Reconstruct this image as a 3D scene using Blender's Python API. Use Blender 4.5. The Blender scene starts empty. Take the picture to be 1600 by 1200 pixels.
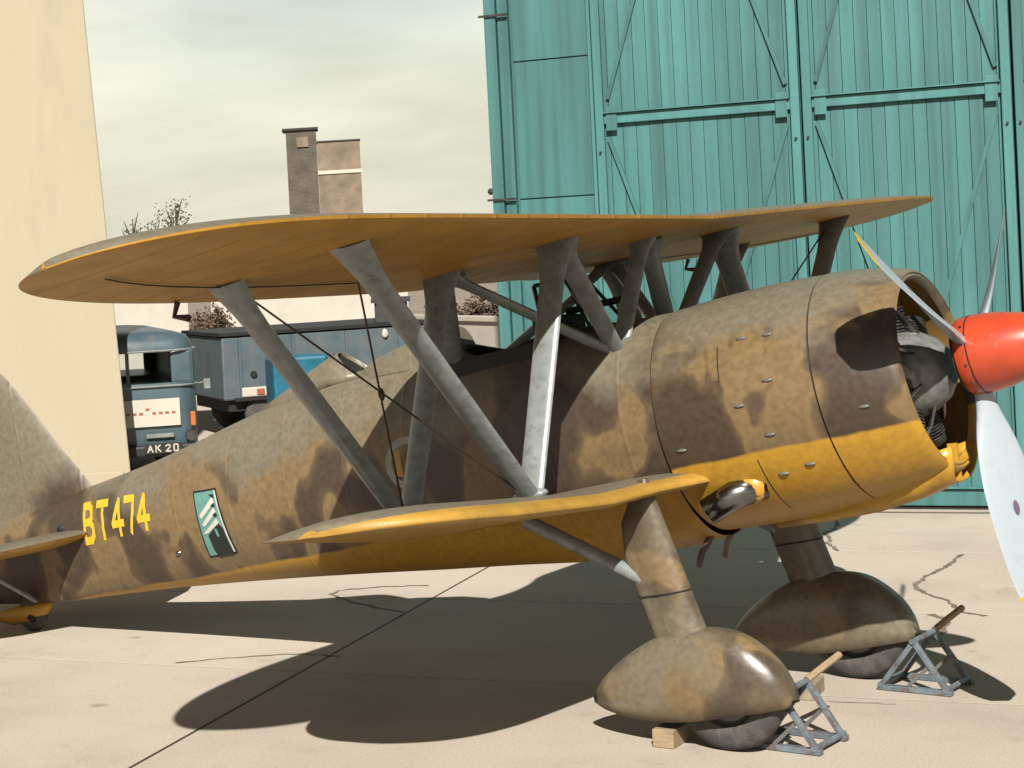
import bpy, math, random
from mathutils import Vector, Matrix
random.seed(7)
S = bpy.context.scene
COL = S.collection
R = math.radians
PI = math.pi

# ------------------------------------------------------------------ camera
FPX = 3072.5; PPX, PPY = 279.0, 473.4           # focal length and principal point in 1600x1200 pixels
CAM = Vector((4.264, -10.810, 2.786))
_yaw, _pit, _rol = 2.2510, -0.0240, 0.0549
_f = Vector((math.cos(_yaw)*math.cos(_pit), math.sin(_yaw)*math.cos(_pit), math.sin(_pit)))
_r0 = _f.cross(Vector((0, 0, 1))).normalized(); _u0 = _r0.cross(_f)
_r = _r0*math.cos(_rol) - _u0*math.sin(_rol)
_u = _r0*math.sin(_rol) + _u0*math.cos(_rol)
cam = bpy.data.cameras.new('camera'); camo = bpy.data.objects.new('camera', cam); COL.objects.link(camo)
cam.sensor_width = 36; cam.lens = 36*FPX/1600
cam.shift_x = (800-PPX)/1600; cam.shift_y = -(600-PPY)/1600
cam.clip_end = 3000
M = Matrix.Identity(4)
for i in range(3):
    M[i][0], M[i][1], M[i][2], M[i][3] = _r[i], _u[i], -_f[i], CAM[i]
camo.matrix_world = M
S.camera = camo

def ray(px, py):
    return (_r*(px-PPX) - _u*(py-PPY) + _f*FPX)
def at_depth(px, py, depth):
    return CAM + ray(px, py)*(depth/FPX)
def on_ground(px, py, z=0.0):
    v = ray(px, py); return CAM + v*((z-CAM.z)/v.z)

# ------------------------------------------------------------------ light
SUN = Vector((0.62, -1.07, 1.0)).normalized()     # direction towards the sun
sun_el = math.asin(SUN.z)
W = bpy.data.worlds.new('World'); S.world = W; W.use_nodes = True
nt = W.node_tree; nt.nodes.clear()
def wn(t, **k):
    n = nt.nodes.new(t)
    for a, b in k.items(): setattr(n, a, b)
    return n
sky = wn('ShaderNodeTexSky', sky_type='NISHITA', sun_disc=False)
sky.sun_elevation = sun_el; sky.sun_rotation = math.atan2(SUN.x, SUN.y)
sky.air_density = 1.3; sky.dust_density = 3.0
tc = wn('ShaderNodeTexCoord'); mp = wn('ShaderNodeMapping')
mp.inputs['Scale'].default_value = (1.0, 1.0, 4.2)
nz = wn('ShaderNodeTexNoise'); nz.inputs['Scale'].default_value = 2.6; nz.inputs['Detail'].default_value = 7; nz.inputs['Roughness'].default_value = .55
nz.inputs['Distortion'].default_value = .5
cr = wn('ShaderNodeValToRGB'); cr.color_ramp.elements[0].position = .30; cr.color_ramp.elements[1].position = .62
cr.color_ramp.elements[0].color = (.42, .42, .42, 1)
nz2 = wn('ShaderNodeTexNoise'); nz2.inputs['Scale'].default_value = 5.0; nz2.inputs['Detail'].default_value = 6
cr2 = wn('ShaderNodeValToRGB')
cr2.color_ramp.elements[0].color = (3.5, 3.55, 2.85, 1); cr2.color_ramp.elements[0].position = .3
cr2.color_ramp.elements[1].color = (6.1, 5.9, 4.8, 1); cr2.color_ramp.elements[1].position = .7
mx = wn('ShaderNodeMixRGB'); bg = wn('ShaderNodeBackground'); out = wn('ShaderNodeOutputWorld')
bg.inputs['Strength'].default_value = 0.054
L = nt.links.new
L(tc.outputs['Generated'], mp.inputs['Vector']); L(mp.outputs[0], nz.inputs['Vector']); L(mp.outputs[0], nz2.inputs['Vector'])
L(nz.outputs['Fac'], cr.inputs[0]); L(nz2.outputs['Fac'], cr2.inputs[0])
L(cr.outputs[0], mx.inputs[0]); L(sky.outputs[0], mx.inputs[1]); L(cr2.outputs[0], mx.inputs[2])
sep = wn('ShaderNodeSeparateXYZ'); L(tc.outputs['Generated'], sep.inputs[0])
hz = wn('ShaderNodeMapRange'); hz.interpolation_type = 'SMOOTHSTEP'; hz.inputs[1].default_value = 0.0; hz.inputs[2].default_value = .7; hz.inputs[3].default_value = 1.55; hz.inputs[4].default_value = .22
L(sep.outputs['Z'], hz.inputs[0])
vs_ = wn('ShaderNodeVectorMath', operation='SCALE'); L(mx.outputs[0], vs_.inputs[0]); L(hz.outputs[0], vs_.inputs['Scale'])
L(vs_.outputs[0], bg.inputs['Color']); L(bg.outputs[0], out.inputs[0])

sl = bpy.data.lights.new('sun', 'SUN'); sl.energy = 5.0; sl.angle = R(.55); sl.color = (1, .95, .86)
so = bpy.data.objects.new('sun', sl); COL.objects.link(so)
so.rotation_euler = SUN.to_track_quat('Z', 'Y').to_euler(); so.location = (0, 0, 30)

S.view_settings.view_transform = 'Standard'; S.view_settings.look = 'None'
S.view_settings.exposure = 1.15; S.view_settings.gamma = 1
S.view_settings.use_curve_mapping = False

# ------------------------------------------------------------------ materials
ALB = .46    # paints and concrete are kept at their real, fairly dark reflectance; the exposure lifts them
def mat(name, col, rough=.6, metal=0, var=.12, scale=6, bump=0, bscale=40, spec=.4, stretch=None, stain=None):
    m = bpy.data.materials.new(name); m.use_nodes = True
    n = m.node_tree.nodes; l = m.node_tree.links; b = n['Principled BSDF']
    b.inputs['Roughness'].default_value = rough; b.inputs['Metallic'].default_value = metal
    b.inputs['Specular IOR Level'].default_value = spec
    t = n.new('ShaderNodeTexCoord'); mpn = n.new('ShaderNodeMapping')
    if stretch: mpn.inputs['Scale'].default_value = stretch
    l.new(t.outputs['Object'], mpn.inputs[0])
    z = n.new('ShaderNodeTexNoise'); z.inputs['Scale'].default_value = scale; z.inputs['Detail'].default_value = 6
    l.new(mpn.outputs[0], z.inputs['Vector'])
    r = n.new('ShaderNodeValToRGB')
    c = Vector(col)*ALB
    r.color_ramp.elements[0].color = (*(c*(1-var)), 1); r.color_ramp.elements[0].position = .3
    r.color_ramp.elements[1].color = (*(c*(1+var)), 1); r.color_ramp.elements[1].position = .7
    l.new(z.outputs['Fac'], r.inputs[0]); l.new(r.outputs[0], b.inputs['Base Color'])
    if stain:                                  # (scale, lower edge, upper edge, colour, strength): worn or dirty patches
        zs = n.new('ShaderNodeTexNoise'); zs.inputs['Scale'].default_value = stain[0]; zs.inputs['Detail'].default_value = 10; zs.inputs['Roughness'].default_value = .68
        l.new(mpn.outputs[0], zs.inputs['Vector'])
        ms = n.new('ShaderNodeMapRange'); ms.inputs[1].default_value = stain[1]; ms.inputs[2].default_value = stain[2]; ms.inputs[3].default_value = 0; ms.inputs[4].default_value = stain[4]
        l.new(zs.outputs['Fac'], ms.inputs[0])
        xs_ = n.new('ShaderNodeMixRGB'); xs_.inputs[2].default_value = (*(Vector(stain[3])*ALB), 1); l.new(ms.outputs[0], xs_.inputs[0]); l.new(r.outputs[0], xs_.inputs[1]); l.new(xs_.outputs[0], b.inputs['Base Color'])
        rs = n.new('ShaderNodeMapRange'); rs.inputs[3].default_value = rough; rs.inputs[4].default_value = min(1, rough+.3); l.new(ms.outputs[0], rs.inputs[0]); l.new(rs.outputs[0], b.inputs['Roughness'])
    if bump:
        z2 = n.new('ShaderNodeTexNoise'); z2.inputs['Scale'].default_value = bscale; z2.inputs['Detail'].default_value = 4
        l.new(mpn.outputs[0], z2.inputs['Vector'])
        bp = n.new('ShaderNodeBump'); bp.inputs['Strength'].default_value = bump; bp.inputs['Distance'].default_value = .02
        l.new(z2.outputs['Fac'], bp.inputs['Height']); l.new(bp.outputs[0], b.inputs['Normal'])
    return m

YEL = (.66*ALB, .36*ALB, .035*ALB)
def ramp(n, stops):
    r = n.new('ShaderNodeValToRGB'); e = r.color_ramp.elements
    while len(e) < len(stops): e.new(.5)
    for k, (p, c) in enumerate(stops):
        e[k].position = p; e[k].color = (*c, 1) if len(c) == 3 else c
    return r

def camo_mat(name, yellow_below=None, off=(0, 0, 0), grey_top=None, rough=.42, ribs=None):
    """sand, brown and grey-olive mottle; optional yellow underside below a height in the aeroplane's own axes"""
    m = bpy.data.materials.new(name); m.use_nodes = True
    n = m.node_tree.nodes; l = m.node_tree.links; b = n['Principled BSDF']
    b.inputs['Specular IOR Level'].default_value = .45
    t = n.new('ShaderNodeTexCoord'); mpn = n.new('ShaderNodeMapping')
    mpn.inputs['Location'].default_value = off; mpn.inputs['Scale'].default_value = (1.25, 1.0, .8)
    l.new(t.outputs['Object'], mpn.inputs[0])
    z = n.new('ShaderNodeTexNoise'); z.inputs['Scale'].default_value = 2.3; z.inputs['Detail'].default_value = 2.2; z.inputs['Distortion'].default_value = .35
    l.new(mpn.outputs[0], z.inputs['Vector'])
    sand, brown, olive = (.122, .082, .038), (.036, .0245, .0165), (.104, .091, .066)
    r = ramp(n, [(0.44, brown), (.51, (.062, .042, .0235)), (.55, sand), (.66, (.106, .074, .037))])
    l.new(z.outputs['Fac'], r.inputs[0])
    z2 = n.new('ShaderNodeTexNoise'); z2.inputs['Scale'].default_value = 1.7; z2.inputs['Detail'].default_value = 3
    mp2 = n.new('ShaderNodeMapping'); mp2.inputs['Location'].default_value = (7.3, 1.1, 3.7); l.new(t.outputs['Object'], mp2.inputs[0]); l.new(mp2.outputs[0], z2.inputs['Vector'])
    sx = n.new('ShaderNodeSeparateXYZ'); l.new(t.outputs['Object'], sx.inputs[0])
    mixo = n.new('ShaderNodeMixRGB'); mixo.inputs[2].default_value = (*olive, 1)
    l.new(r.outputs[0], mixo.inputs[1])
    if grey_top is not None:  # olive paint takes over towards the top, sky sheen included in its pale tone
        ma = n.new('ShaderNodeMath'); ma.operation = 'MULTIPLY_ADD'; ma.inputs[1].default_value = 1.3; l.new(z2.outputs['Fac'], ma.inputs[0])
        l.new(sx.outputs['Z'], ma.inputs[2])
        mr = n.new('ShaderNodeMapRange'); mr.inputs[1].default_value = grey_top+.65-.12; mr.inputs[2].default_value = grey_top+.65+.16
        l.new(ma.outputs[0], mr.inputs[0]); l.new(mr.outputs[0], mixo.inputs[0])
    else:
        r2 = ramp(n, [(.42, (.15, .15, .15)), (.60, (.9, .9, .9))]); l.new(z2.outputs['Fac'], r2.inputs[0]); l.new(r2.outputs[0], mixo.inputs[0])
    colsock = mixo.outputs[0]
    # chips, streaks and dirt
    z3 = n.new('ShaderNodeTexNoise'); z3.inputs['Scale'].default_value = 26; z3.inputs['Detail'].default_value = 6
    l.new(t.outputs['Object'], z3.inputs['Vector'])
    mm = n.new('ShaderNodeMixRGB'); mm.blend_type = 'MULTIPLY'; mm.inputs[0].default_value = .55
    r3 = ramp(n, [(.3, (.62, .60, .57)), (.62, (1.08, 1.07, 1.05))]); l.new(z3.outputs['Fac'], r3.inputs[0])
    l.new(colsock, mm.inputs[1]); l.new(r3.outputs[0], mm.inputs[2]); colsock = mm.outputs[0]
    if yellow_below is not None:
        z4 = n.new('ShaderNodeTexNoise'); z4.inputs['Scale'].default_value = 3.0; l.new(t.outputs['Object'], z4.inputs['Vector'])
        mb = n.new('ShaderNodeMath'); mb.operation = 'MULTIPLY_ADD'; mb.inputs[1].default_value = .05; l.new(z4.outputs['Fac'], mb.inputs[0]); l.new(sx.outputs['Z'], mb.inputs[2])
        lt = n.new('ShaderNodeMapRange'); lt.inputs[1].default_value = yellow_below+.025-.008; lt.inputs[2].default_value = yellow_below+.025+.008
        l.new(mb.outputs[0], lt.inputs[0])
        yr = ramp(n, [(.3, tuple(c*.78 for c in YEL)), (.65, YEL)]); l.new(z3.outputs['Fac'], yr.inputs[0])
        my = n.new('ShaderNodeMixRGB'); l.new(lt.outputs[0], my.inputs[0]); l.new(yr.outputs[0], my.inputs[1]); l.new(colsock, my.inputs[2]); colsock = my.outputs[0]
    l.new(colsock, b.inputs['Base Color'])
    rr = n.new('ShaderNodeMapRange'); rr.inputs[3].default_value = rough-.08; rr.inputs[4].default_value = rough+.16
    l.new(z3.outputs['Fac'], rr.inputs[0]); l.new(rr.outputs[0], b.inputs['Roughness'])
    bp = n.new('ShaderNodeBump'); bp.inputs['Strength'].default_value = .12; bp.inputs['Distance'].default_value = .03
    z5 = n.new('ShaderNodeTexNoise'); z5.inputs['Scale'].default_value = 5; z5.inputs['Detail'].default_value = 4; l.new(t.outputs['Object'], z5.inputs['Vector'])
    l.new(z5.outputs['Fac'], bp.inputs['Height']); l.new(bp.outputs[0], b.inputs['Normal'])
    if ribs:
        k = n.new('ShaderNodeMath'); k.operation = 'PINGPONG'; k.inputs[1].default_value = ribs/2; l.new(sx.outputs['X'], k.inputs[0])
        q = n.new('ShaderNodeMapRange'); q.inputs[1].default_value = 0; q.inputs[2].default_value = .02; q.inputs[3].default_value = 1; q.inputs[4].default_value = 0; q.interpolation_type = 'SMOOTHSTEP'
        l.new(k.outputs[0], q.inputs[0])
        k2 = n.new('ShaderNodeMath'); k2.operation = 'PINGPONG'; k2.inputs[1].default_value = .075; l.new(sx.outputs['Z'], k2.inputs[0])
        q2 = n.new('ShaderNodeMapRange'); q2.inputs[1].default_value = 0; q2.inputs[2].default_value = .05; q2.inputs[3].default_value = .5; q2.inputs[4].default_value = 0; q2.interpolation_type = 'SMOOTHSTEP'
        l.new(k2.outputs[0], q2.inputs[0])
        ad = n.new('ShaderNodeMath'); ad.operation = 'ADD'; l.new(q.outputs[0], ad.inputs[0]); l.new(q2.outputs[0], ad.inputs[1])
        b2_ = n.new('ShaderNodeBump'); b2_.inputs['Strength'].default_value = .35; b2_.inputs['Distance'].default_value = .006
        l.new(ad.outputs[0], b2_.inputs['Height']); l.new(bp.outputs[0], b2_.inputs['Normal']); l.new(b2_.outputs[0], b.inputs['Normal'])
    return m

def rib_bump(m, axis=1, pitch=.3, strength=.35):
    n = m.node_tree.nodes; l = m.node_tree.links; b = n['Principled BSDF']
    t = n.new('ShaderNodeTexCoord'); s = n.new('ShaderNodeSeparateXYZ'); l.new(t.outputs['Object'], s.inputs[0])
    k = n.new('ShaderNodeMath'); k.operation = 'PINGPONG'; k.inputs[1].default_value = pitch/2; l.new(s.outputs[axis], k.inputs[0])
    q = n.new('ShaderNodeMapRange'); q.inputs[1].default_value = 0; q.inputs[2].default_value = .03; q.inputs[3].default_value = 1; q.inputs[4].default_value = 0; q.interpolation_type = 'SMOOTHSTEP'
    l.new(k.outputs[0], q.inputs[0])
    bp = n.new('ShaderNodeBump'); bp.inputs['Strength'].default_value = strength; bp.inputs['Distance'].default_value = .01
    l.new(q.outputs[0], bp.inputs['Height']); l.new(bp.outputs[0], b.inputs['Normal'])

MT = {}
MT['fus'] = camo_mat('fuselage_camouflage', 1.085, (0, 0, 0), 1.80, .44, .52)
MT['cowl'] = camo_mat('cowling_camouflage', 1.165, (3.1, 0, 1.3), 1.86, .36)
MT['camo'] = camo_mat('camouflage', None, (5, 2, 1), None, .28)
MT['wingtop'] = camo_mat('wing_camouflage', None, (1, 4, 9), 0.0, .5)
MT['yel'] = mat('yellow_underside', (.60, .31, .035), .5, var=.14, scale=3.5, stain=(2.6, .5, .72, (.40, .21, .05), .5)); rib_bump(MT['yel'], 1, .31, .3)
MT['yel2'] = mat('yellow_leading_edge', (.54, .31, .05), .5, var=.16, scale=6, bump=.08, bscale=18, stain=(9, .54, .7, (.30, .20, .09), .55))
MT['yelp'] = mat('yellow_paint', (.66, .36, .035), .38, var=.14, scale=9, bump=.08, bscale=30, stain=(8, .55, .7, (.25, .15, .06), .5))
MT['strut'] = mat('grey_strut_paint', (.29, .315, .31), .28, var=.22, scale=14, spec=.5, stain=(22, .56, .66, (.12, .11, .10), .6))
MT['steel'] = mat('dark_steel', (.06, .062, .06), .4, .6, var=.3, scale=20)
MT['wire'] = mat('rigging_wire', (.10, .07, .05), .5, .7)
MT['black'] = mat('cockpit_black', (.012, .013, .012), .7, var=.3)
MT['engine'] = mat('engine_metal', (.06, .06, .058), .5, .4, var=.4, scale=30, bump=.3, bscale=90)
MT['crank'] = mat('crankcase_grey', (.24, .24, .23), .5, .2, var=.35, scale=20)
MT['chrome'] = mat('exhaust_steel', (.38, .38, .38), .22, 1, var=.25, scale=12)
MT['red'] = mat('red_spinner_paint', (.62, .075, .026), .28, var=.14, scale=7, spec=.55, stain=(16, .58, .68, (.30, .12, .07), .55))
MT['tyre'] = mat('tyre_rubber', (.075, .07, .066), .8, var=.2, scale=5, bump=.1, bscale=90, stain=(9, .46, .62, (.20, .17, .14), .6))
MT['hub'] = mat('wheel_hub_grey', (.25, .25, .24), .45, .4)
MT['text'] = mat('yellow_lettering', (.82, .56, .03), .5, var=.12, scale=25)
MT['emb_teal'] = mat('emblem_teal', (.15, .36, .33), .5, var=.1, scale=20)
MT['emb_white'] = mat('emblem_white', (.72, .70, .62), .5, var=.08)
MT['emb_dark'] = mat('emblem_black', (.012, .018, .02), .5)
MT['round'] = mat('roundel_white', (.40, .39, .36), .5, var=.12, scale=18)
MT['glass'] = None
g = bpy.data.materials.new('clear_glass'); g.use_nodes = True
gb = g.node_tree.nodes['Principled BSDF']; gb.inputs['Base Color'].default_value = (.75, .8, .78, 1); gb.inputs['Roughness'].default_value = .05
gb.inputs['Transmission Weight'].default_value = 1; gb.inputs['IOR'].default_value = 1.05
MT['glass'] = g
# propeller blade: pale grey with a yellow tip, by distance from the hub
pm = bpy.data.materials.new('propeller_paint'); pm.use_nodes = True
n = pm.node_tree.nodes; l = pm.node_tree.links; b = n['Principled BSDF']; b.inputs['Roughness'].default_value = .34
t = n.new('ShaderNodeTexCoord'); s = n.new('ShaderNodeSeparateXYZ'); l.new(t.outputs['Object'], s.inputs[0])
r_ = ramp(n, [(0, (0.2280, 0.2622, 0.2964)), (1.285/1.5, (0.2280, 0.2622, 0.2964)), (1.287/1.5, (0.3648, 0.2204, 0.0152)), (1, (0.3648, 0.2204, 0.0152))])
q = n.new('ShaderNodeMath'); q.operation = 'DIVIDE'; q.inputs[1].default_value = 1.5; l.new(s.outputs[2], q.inputs[0]); l.new(q.outputs[0], r_.inputs[0]); l.new(r_.outputs[0], b.inputs['Base Color'])
zp = n.new('ShaderNodeTexNoise'); zp.inputs['Scale'].default_value = 22; zp.inputs['Detail'].default_value = 9; l.new(t.outputs['Object'], zp.inputs['Vector'])
rp_ = ramp(n, [(.34, (.55, .55, .56)), (.44, (1, 1, 1))]); l.new(zp.outputs['Fac'], rp_.inputs[0])
mp3 = n.new('ShaderNodeMixRGB'); mp3.blend_type = 'MULTIPLY'; mp3.inputs[0].default_value = .12; l.new(r_.outputs[0], mp3.inputs[1]); l.new(rp_.outputs[0], mp3.inputs[2]); l.new(mp3.outputs[0], b.inputs['Base Color'])
MT['prop'] = pm

# ------------------------------------------------------------------ mesh helpers
class MB:
    def __init__(s): s.v = []; s.f = []; s.mi = []
    def add(s, vs, fs, mi=0):
        o = len(s.v); s.v += [tuple(p) for p in vs]; s.f += [tuple(i+o for i in f) for f in fs]
        s.mi += [mi]*len(fs); return s
    def box(s, c, d, rot=None, mi=0):
        x, y, z = d[0]/2, d[1]/2, d[2]/2
        P = [Vector(p) for p in ((-x,-y,-z),(x,-y,-z),(x,y,-z),(-x,y,-z),(-x,-y,z),(x,-y,z),(x,y,z),(-x,y,z))]
        if rot is not None: P = [rot @ p for p in P]
        c = Vector(c)
        return s.add([p+c for p in P], [(0,3,2,1),(4,5,6,7),(0,1,5,4),(1,2,6,5),(2,3,7,6),(3,0,4,7)], mi)
    def bar(s, a, b, w, h, up=(0, 0, 1), mi=0):
        a = Vector(a); b = Vector(b); d = (b-a); Ln = d.length; d.normalize()
        u = Vector(up); side = d.cross(u)
        if side.length < 1e-4: side = d.cross(Vector((1, 0, 0)))
        side.normalize(); u = side.cross(d)
        rot = Matrix((d, side, u)).transposed()
        return s.box((a+b)/2, (Ln, w, h), rot, mi)
    def loft(s, rings, close=True, cap0=True, cap1=True, mi=0):
        o = len(s.v); k = len(rings[0]); n0 = len(s.f)
        for r in rings: s.v += [tuple(p) for p in r]
        for i in range(len(rings)-1):
            for j in range(k if close else k-1):
                a = o+i*k+j; b2 = o+i*k+(j+1) % k
                s.f.append((a, b2, b2+k, a+k))
        if cap0: s.f.append(tuple(o+j for j in reversed(range(k))))
        if cap1: s.f.append(tuple(o+(len(rings)-1)*k+j for j in range(k)))
        s.mi += [mi]*(len(s.f)-n0)
        return s
    def tube(s, pts, r, seg=10, mi=0, cap=True):
        pts = [Vector(p) for p in pts]; rings = []
        rr = r if isinstance(r, (list, tuple)) else [r]*len(pts)
        nrm = None
        for i, p in enumerate(pts):
            d = (pts[min(i+1, len(pts)-1)]-pts[max(i-1, 0)]).normalized()
            if nrm is None:
                nrm = d.cross(Vector((0, 0, 1)))
                if nrm.length < 1e-3: nrm = d.cross(Vector((1, 0, 0)))
                nrm.normalize()
            else:
                nrm = (nrm - d*nrm.dot(d)).normalized()
            bn = d.cross(nrm)
            rings.append([p+(nrm*math.cos(2*PI*j/seg)+bn*math.sin(2*PI*j/seg))*rr[i] for j in range(seg)])
        return s.loft(rings, True, cap, cap, mi)
    def lathe(s, prof, axis='x', c=(0, 0, 0), seg=32, mi=0, caps=True):
        rings = []
        for a, r in prof:
            ring = []
            for j in range(seg):
                t = 2*PI*j/seg; u, v = r*math.cos(t), r*math.sin(t)
                p = {'x': (a, u, v), 'y': (u, a, v), 'z': (u, v, a)}[axis]
                ring.append((p[0]+c[0], p[1]+c[1], p[2]+c[2]))
            rings.append(ring)
        return s.loft(rings, True, caps, caps, mi)
    def sphere(s, c, r, seg=12, rings=8, mi=0):
        R3 = r if isinstance(r, (tuple, list)) else (r, r, r); rg = []
        for i in range(rings+1):
            a = PI*i/rings; q = max(math.sin(a), .02)
            rg.append([(c[0]+R3[0]*q*math.cos(2*PI*j/seg), c[1]+R3[1]*q*math.sin(2*PI*j/seg), c[2]+R3[2]*math.cos(a)) for j in range(seg)])
        return s.loft(rg, True, True, True, mi)
    def build(s, name, mats, parent=None, smooth=35, bevel=0, recalc=True):
        me = bpy.data.meshes.new(name); me.from_pydata(s.v, [], s.f); me.update()
        for m in (mats if isinstance(mats, (list, tuple)) else [mats]): me.materials.append(m)
        for p, i in zip(me.polygons, s.mi): p.material_index = i
        if recalc:
            import bmesh
            bm = bmesh.new(); bm.from_mesh(me); bmesh.ops.recalc_face_normals(bm, faces=bm.faces); bm.to_mesh(me); bm.free()
        if smooth:
            me.polygons.foreach_set('use_smooth', [True]*len(me.polygons)); me.set_sharp_from_angle(angle=R(smooth))
        o = bpy.data.objects.new(name, me); COL.objects.link(o)
        if parent is not None: o.parent = parent
        if bevel:
            bv = o.modifiers.new('bevel', 'BEVEL'); bv.width = bevel; bv.segments = 2; bv.limit_method = 'ANGLE'; bv.angle_limit = R(40)
        return o

def tag(o, label, cat, group=None):
    o['label'] = label; o['category'] = cat
    if group: o['group'] = group
    return o
def structure(o): o['kind'] = 'structure'; return o
def empty(name, loc=(0, 0, 0), rz=0):
    o = bpy.data.objects.new(name, None); COL.objects.link(o); o.location = loc; o.rotation_euler = (0, 0, rz); o.empty_display_size = .3
    return o
def lerp(a, b, t): return a+(b-a)*t
def curve(keys, x):
    """smooth interpolation of tuples keyed by their first value (keys sorted descending or ascending)"""
    ks = sorted(keys); xs = [k[0] for k in ks]
    if x <= xs[0]: return ks[0][1:]
    if x >= xs[-1]: return ks[-1][1:]
    i = max(j for j in range(len(xs)) if xs[j] <= x); i = min(i, len(xs)-2)
    h = xs[i+1]-xs[i]; t = (x-xs[i])/h; o = []
    for c in range(1, len(ks[0])):
        def sl(j):
            if j == 0: return (ks[1][c]-ks[0][c])/(xs[1]-xs[0])
            if j == len(xs)-1: return (ks[-1][c]-ks[-2][c])/(xs[-1]-xs[-2])
            return (ks[j+1][c]-ks[j-1][c])/(xs[j+1]-xs[j-1])
        a, b2, m0, m1 = ks[i][c], ks[i+1][c], sl(i)*h, sl(i+1)*h
        t2, t3 = t*t, t*t*t
        o.append((2*t3-3*t2+1)*a+(t3-2*t2+t)*m0+(-2*t3+3*t2)*b2+(t3-t2)*m1)
    return tuple(o)

# ------------------------------------------------------------------ ground and apron
ANG = .225                                   # the apron joints and the hangar front share this direction
TD = Vector((math.cos(ANG), math.sin(ANG), 0)); ND = Vector((-math.sin(ANG), math.cos(ANG), 0))
def HW(t, d, z=0.0): return TD*t + ND*d + Vector((0, 0, z))

def concrete_mat(name, col, joint=False):
    m = bpy.data.materials.new(name); m.use_nodes = True
    n = m.node_tree.nodes; l = m.node_tree.links; b = n['Principled BSDF']; b.inputs['Roughness'].default_value = .88; b.inputs['Specular IOR Level'].default_value = .25
    t = n.new('ShaderNodeTexCoord'); geo = n.new('ShaderNodeNewGeometry')
    z = n.new('ShaderNodeTexNoise'); z.inputs['Scale'].default_value = .55; z.inputs['Detail'].default_value = 8; z.inputs['Roughness'].default_value = .6
    l.new(geo.outputs['Position'], z.inputs['Vector'])
    c = Vector(col)*ALB*1.22
    r = ramp(n, [(.3, tuple(c*.82)), (.52, tuple(c)), (.72, tuple(c*1.07))]); l.new(z.outputs['Fac'], r.inputs[0])
    z2 = n.new('ShaderNodeTexNoise'); z2.inputs['Scale'].default_value = 60; z2.inputs['Detail'].default_value = 5; l.new(geo.outputs['Position'], z2.inputs['Vector'])
    r2 = ramp(n, [(.25, (.80, .78, .76)), (.6, (1.04, 1.04, 1.04))]); l.new(z2.outputs['Fac'], r2.inputs[0])
    z3 = n.new('ShaderNodeTexNoise'); z3.inputs['Scale'].default_value = 2.1; z3.inputs['Detail'].default_value = 9; z3.inputs['Roughness'].default_value = .72; l.new(geo.outputs['Position'], z3.inputs['Vector'])
    r3 = ramp(n, [(.28, (.60, .54, .49)), (.36, (.88, .86, .84)), (.44, (1, 1, 1))]); l.new(z3.outputs['Fac'], r3.inputs[0])
    m1 = n.new('ShaderNodeMixRGB'); m1.blend_type = 'MULTIPLY'; m1.inputs[0].default_value = .8
    l.new(r.outputs[0], m1.inputs[1]); l.new(r2.outputs[0], m1.inputs[2])
    m2 = n.new('ShaderNodeMixRGB'); m2.blend_type = 'MULTIPLY'; m2.inputs[0].default_value = .75
    l.new(m1.outputs[0], m2.inputs[1]); l.new(r3.outputs[0], m2.inputs[2])
    vo = n.new('ShaderNodeTexVoronoi'); vo.inputs['Scale'].default_value = 1.15; vo.inputs['Randomness'].default_value = 1
    zw = n.new('ShaderNodeTexNoise'); zw.inputs['Scale'].default_value = 7; zw.inputs['Detail'].default_value = 4; l.new(geo.outputs['Position'], zw.inputs['Vector'])
    av = n.new('ShaderNodeMixRGB'); av.blend_type = 'ADD'; av.inputs[0].default_value = .12; l.new(geo.outputs['Position'], av.inputs[1]); l.new(zw.outputs['Color'], av.inputs[2]); l.new(av.outputs[0], vo.inputs['Vector'])
    rv = ramp(n, [(.03, (.62, .58, .54)), (.075, (1, 1, 1))]); l.new(vo.outputs['Distance'], rv.inputs[0])
    mo = n.new('ShaderNodeMixRGB'); mo.blend_type = 'MULTIPLY'; mo.inputs[0].default_value = .8; l.new(m2.outputs[0], mo.inputs[1]); l.new(rv.outputs[0], mo.inputs[2]); m2 = mo
    oi = n.new('ShaderNodeObjectInfo'); mr = n.new('ShaderNodeMapRange'); mr.inputs[3].default_value = .92; mr.inputs[4].default_value = 1.06; l.new(oi.outputs['Random'], mr.inputs[0])
    m3 = n.new('ShaderNodeVectorMath'); m3.operation = 'SCALE'; l.new(m2.outputs[0], m3.inputs[0]); l.new(mr.outputs[0], m3.inputs['Scale'])
    l.new(m3.outputs[0], b.inputs['Base Color'])
    bp = n.new('ShaderNodeBump'); bp.inputs['Strength'].default_value = .25; bp.inputs['Distance'].default_value = .01
    l.new(z2.outputs['Fac'], bp.inputs['Height']); l.new(bp.outputs[0], b.inputs['Normal'])
    return m
MT['conc'] = concrete_mat('apron_concrete', (.56, .49, .42))
MT['dirt'] = concrete_mat('ground_earth', (.30, .26, .21))
MT['seal'] = mat('joint_sealant', (.05, .035, .028), .8, var=.3, scale=10)
MT['crack'] = mat('crack_dark', (.24, .185, .145), .95, var=.35, scale=10)

gr = MB(); gr.add([(-900, -900, -.09), (900, -900, -.09), (900, 900, -.09), (-900, 900, -.09)], [(0, 1, 2, 3)])
ground = structure(gr.build('ground', MT['dirt'], smooth=0))
ap = MB(); P = [HW(-40, -24, -.0022), HW(40, -24, -.0022), HW(40, 34, -.0022), HW(-40, 34, -.0022)]; ap.add(P, [(0, 1, 2, 3)])
apron = structure(ap.build('apron', MT['seal'], smooth=0))
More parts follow.
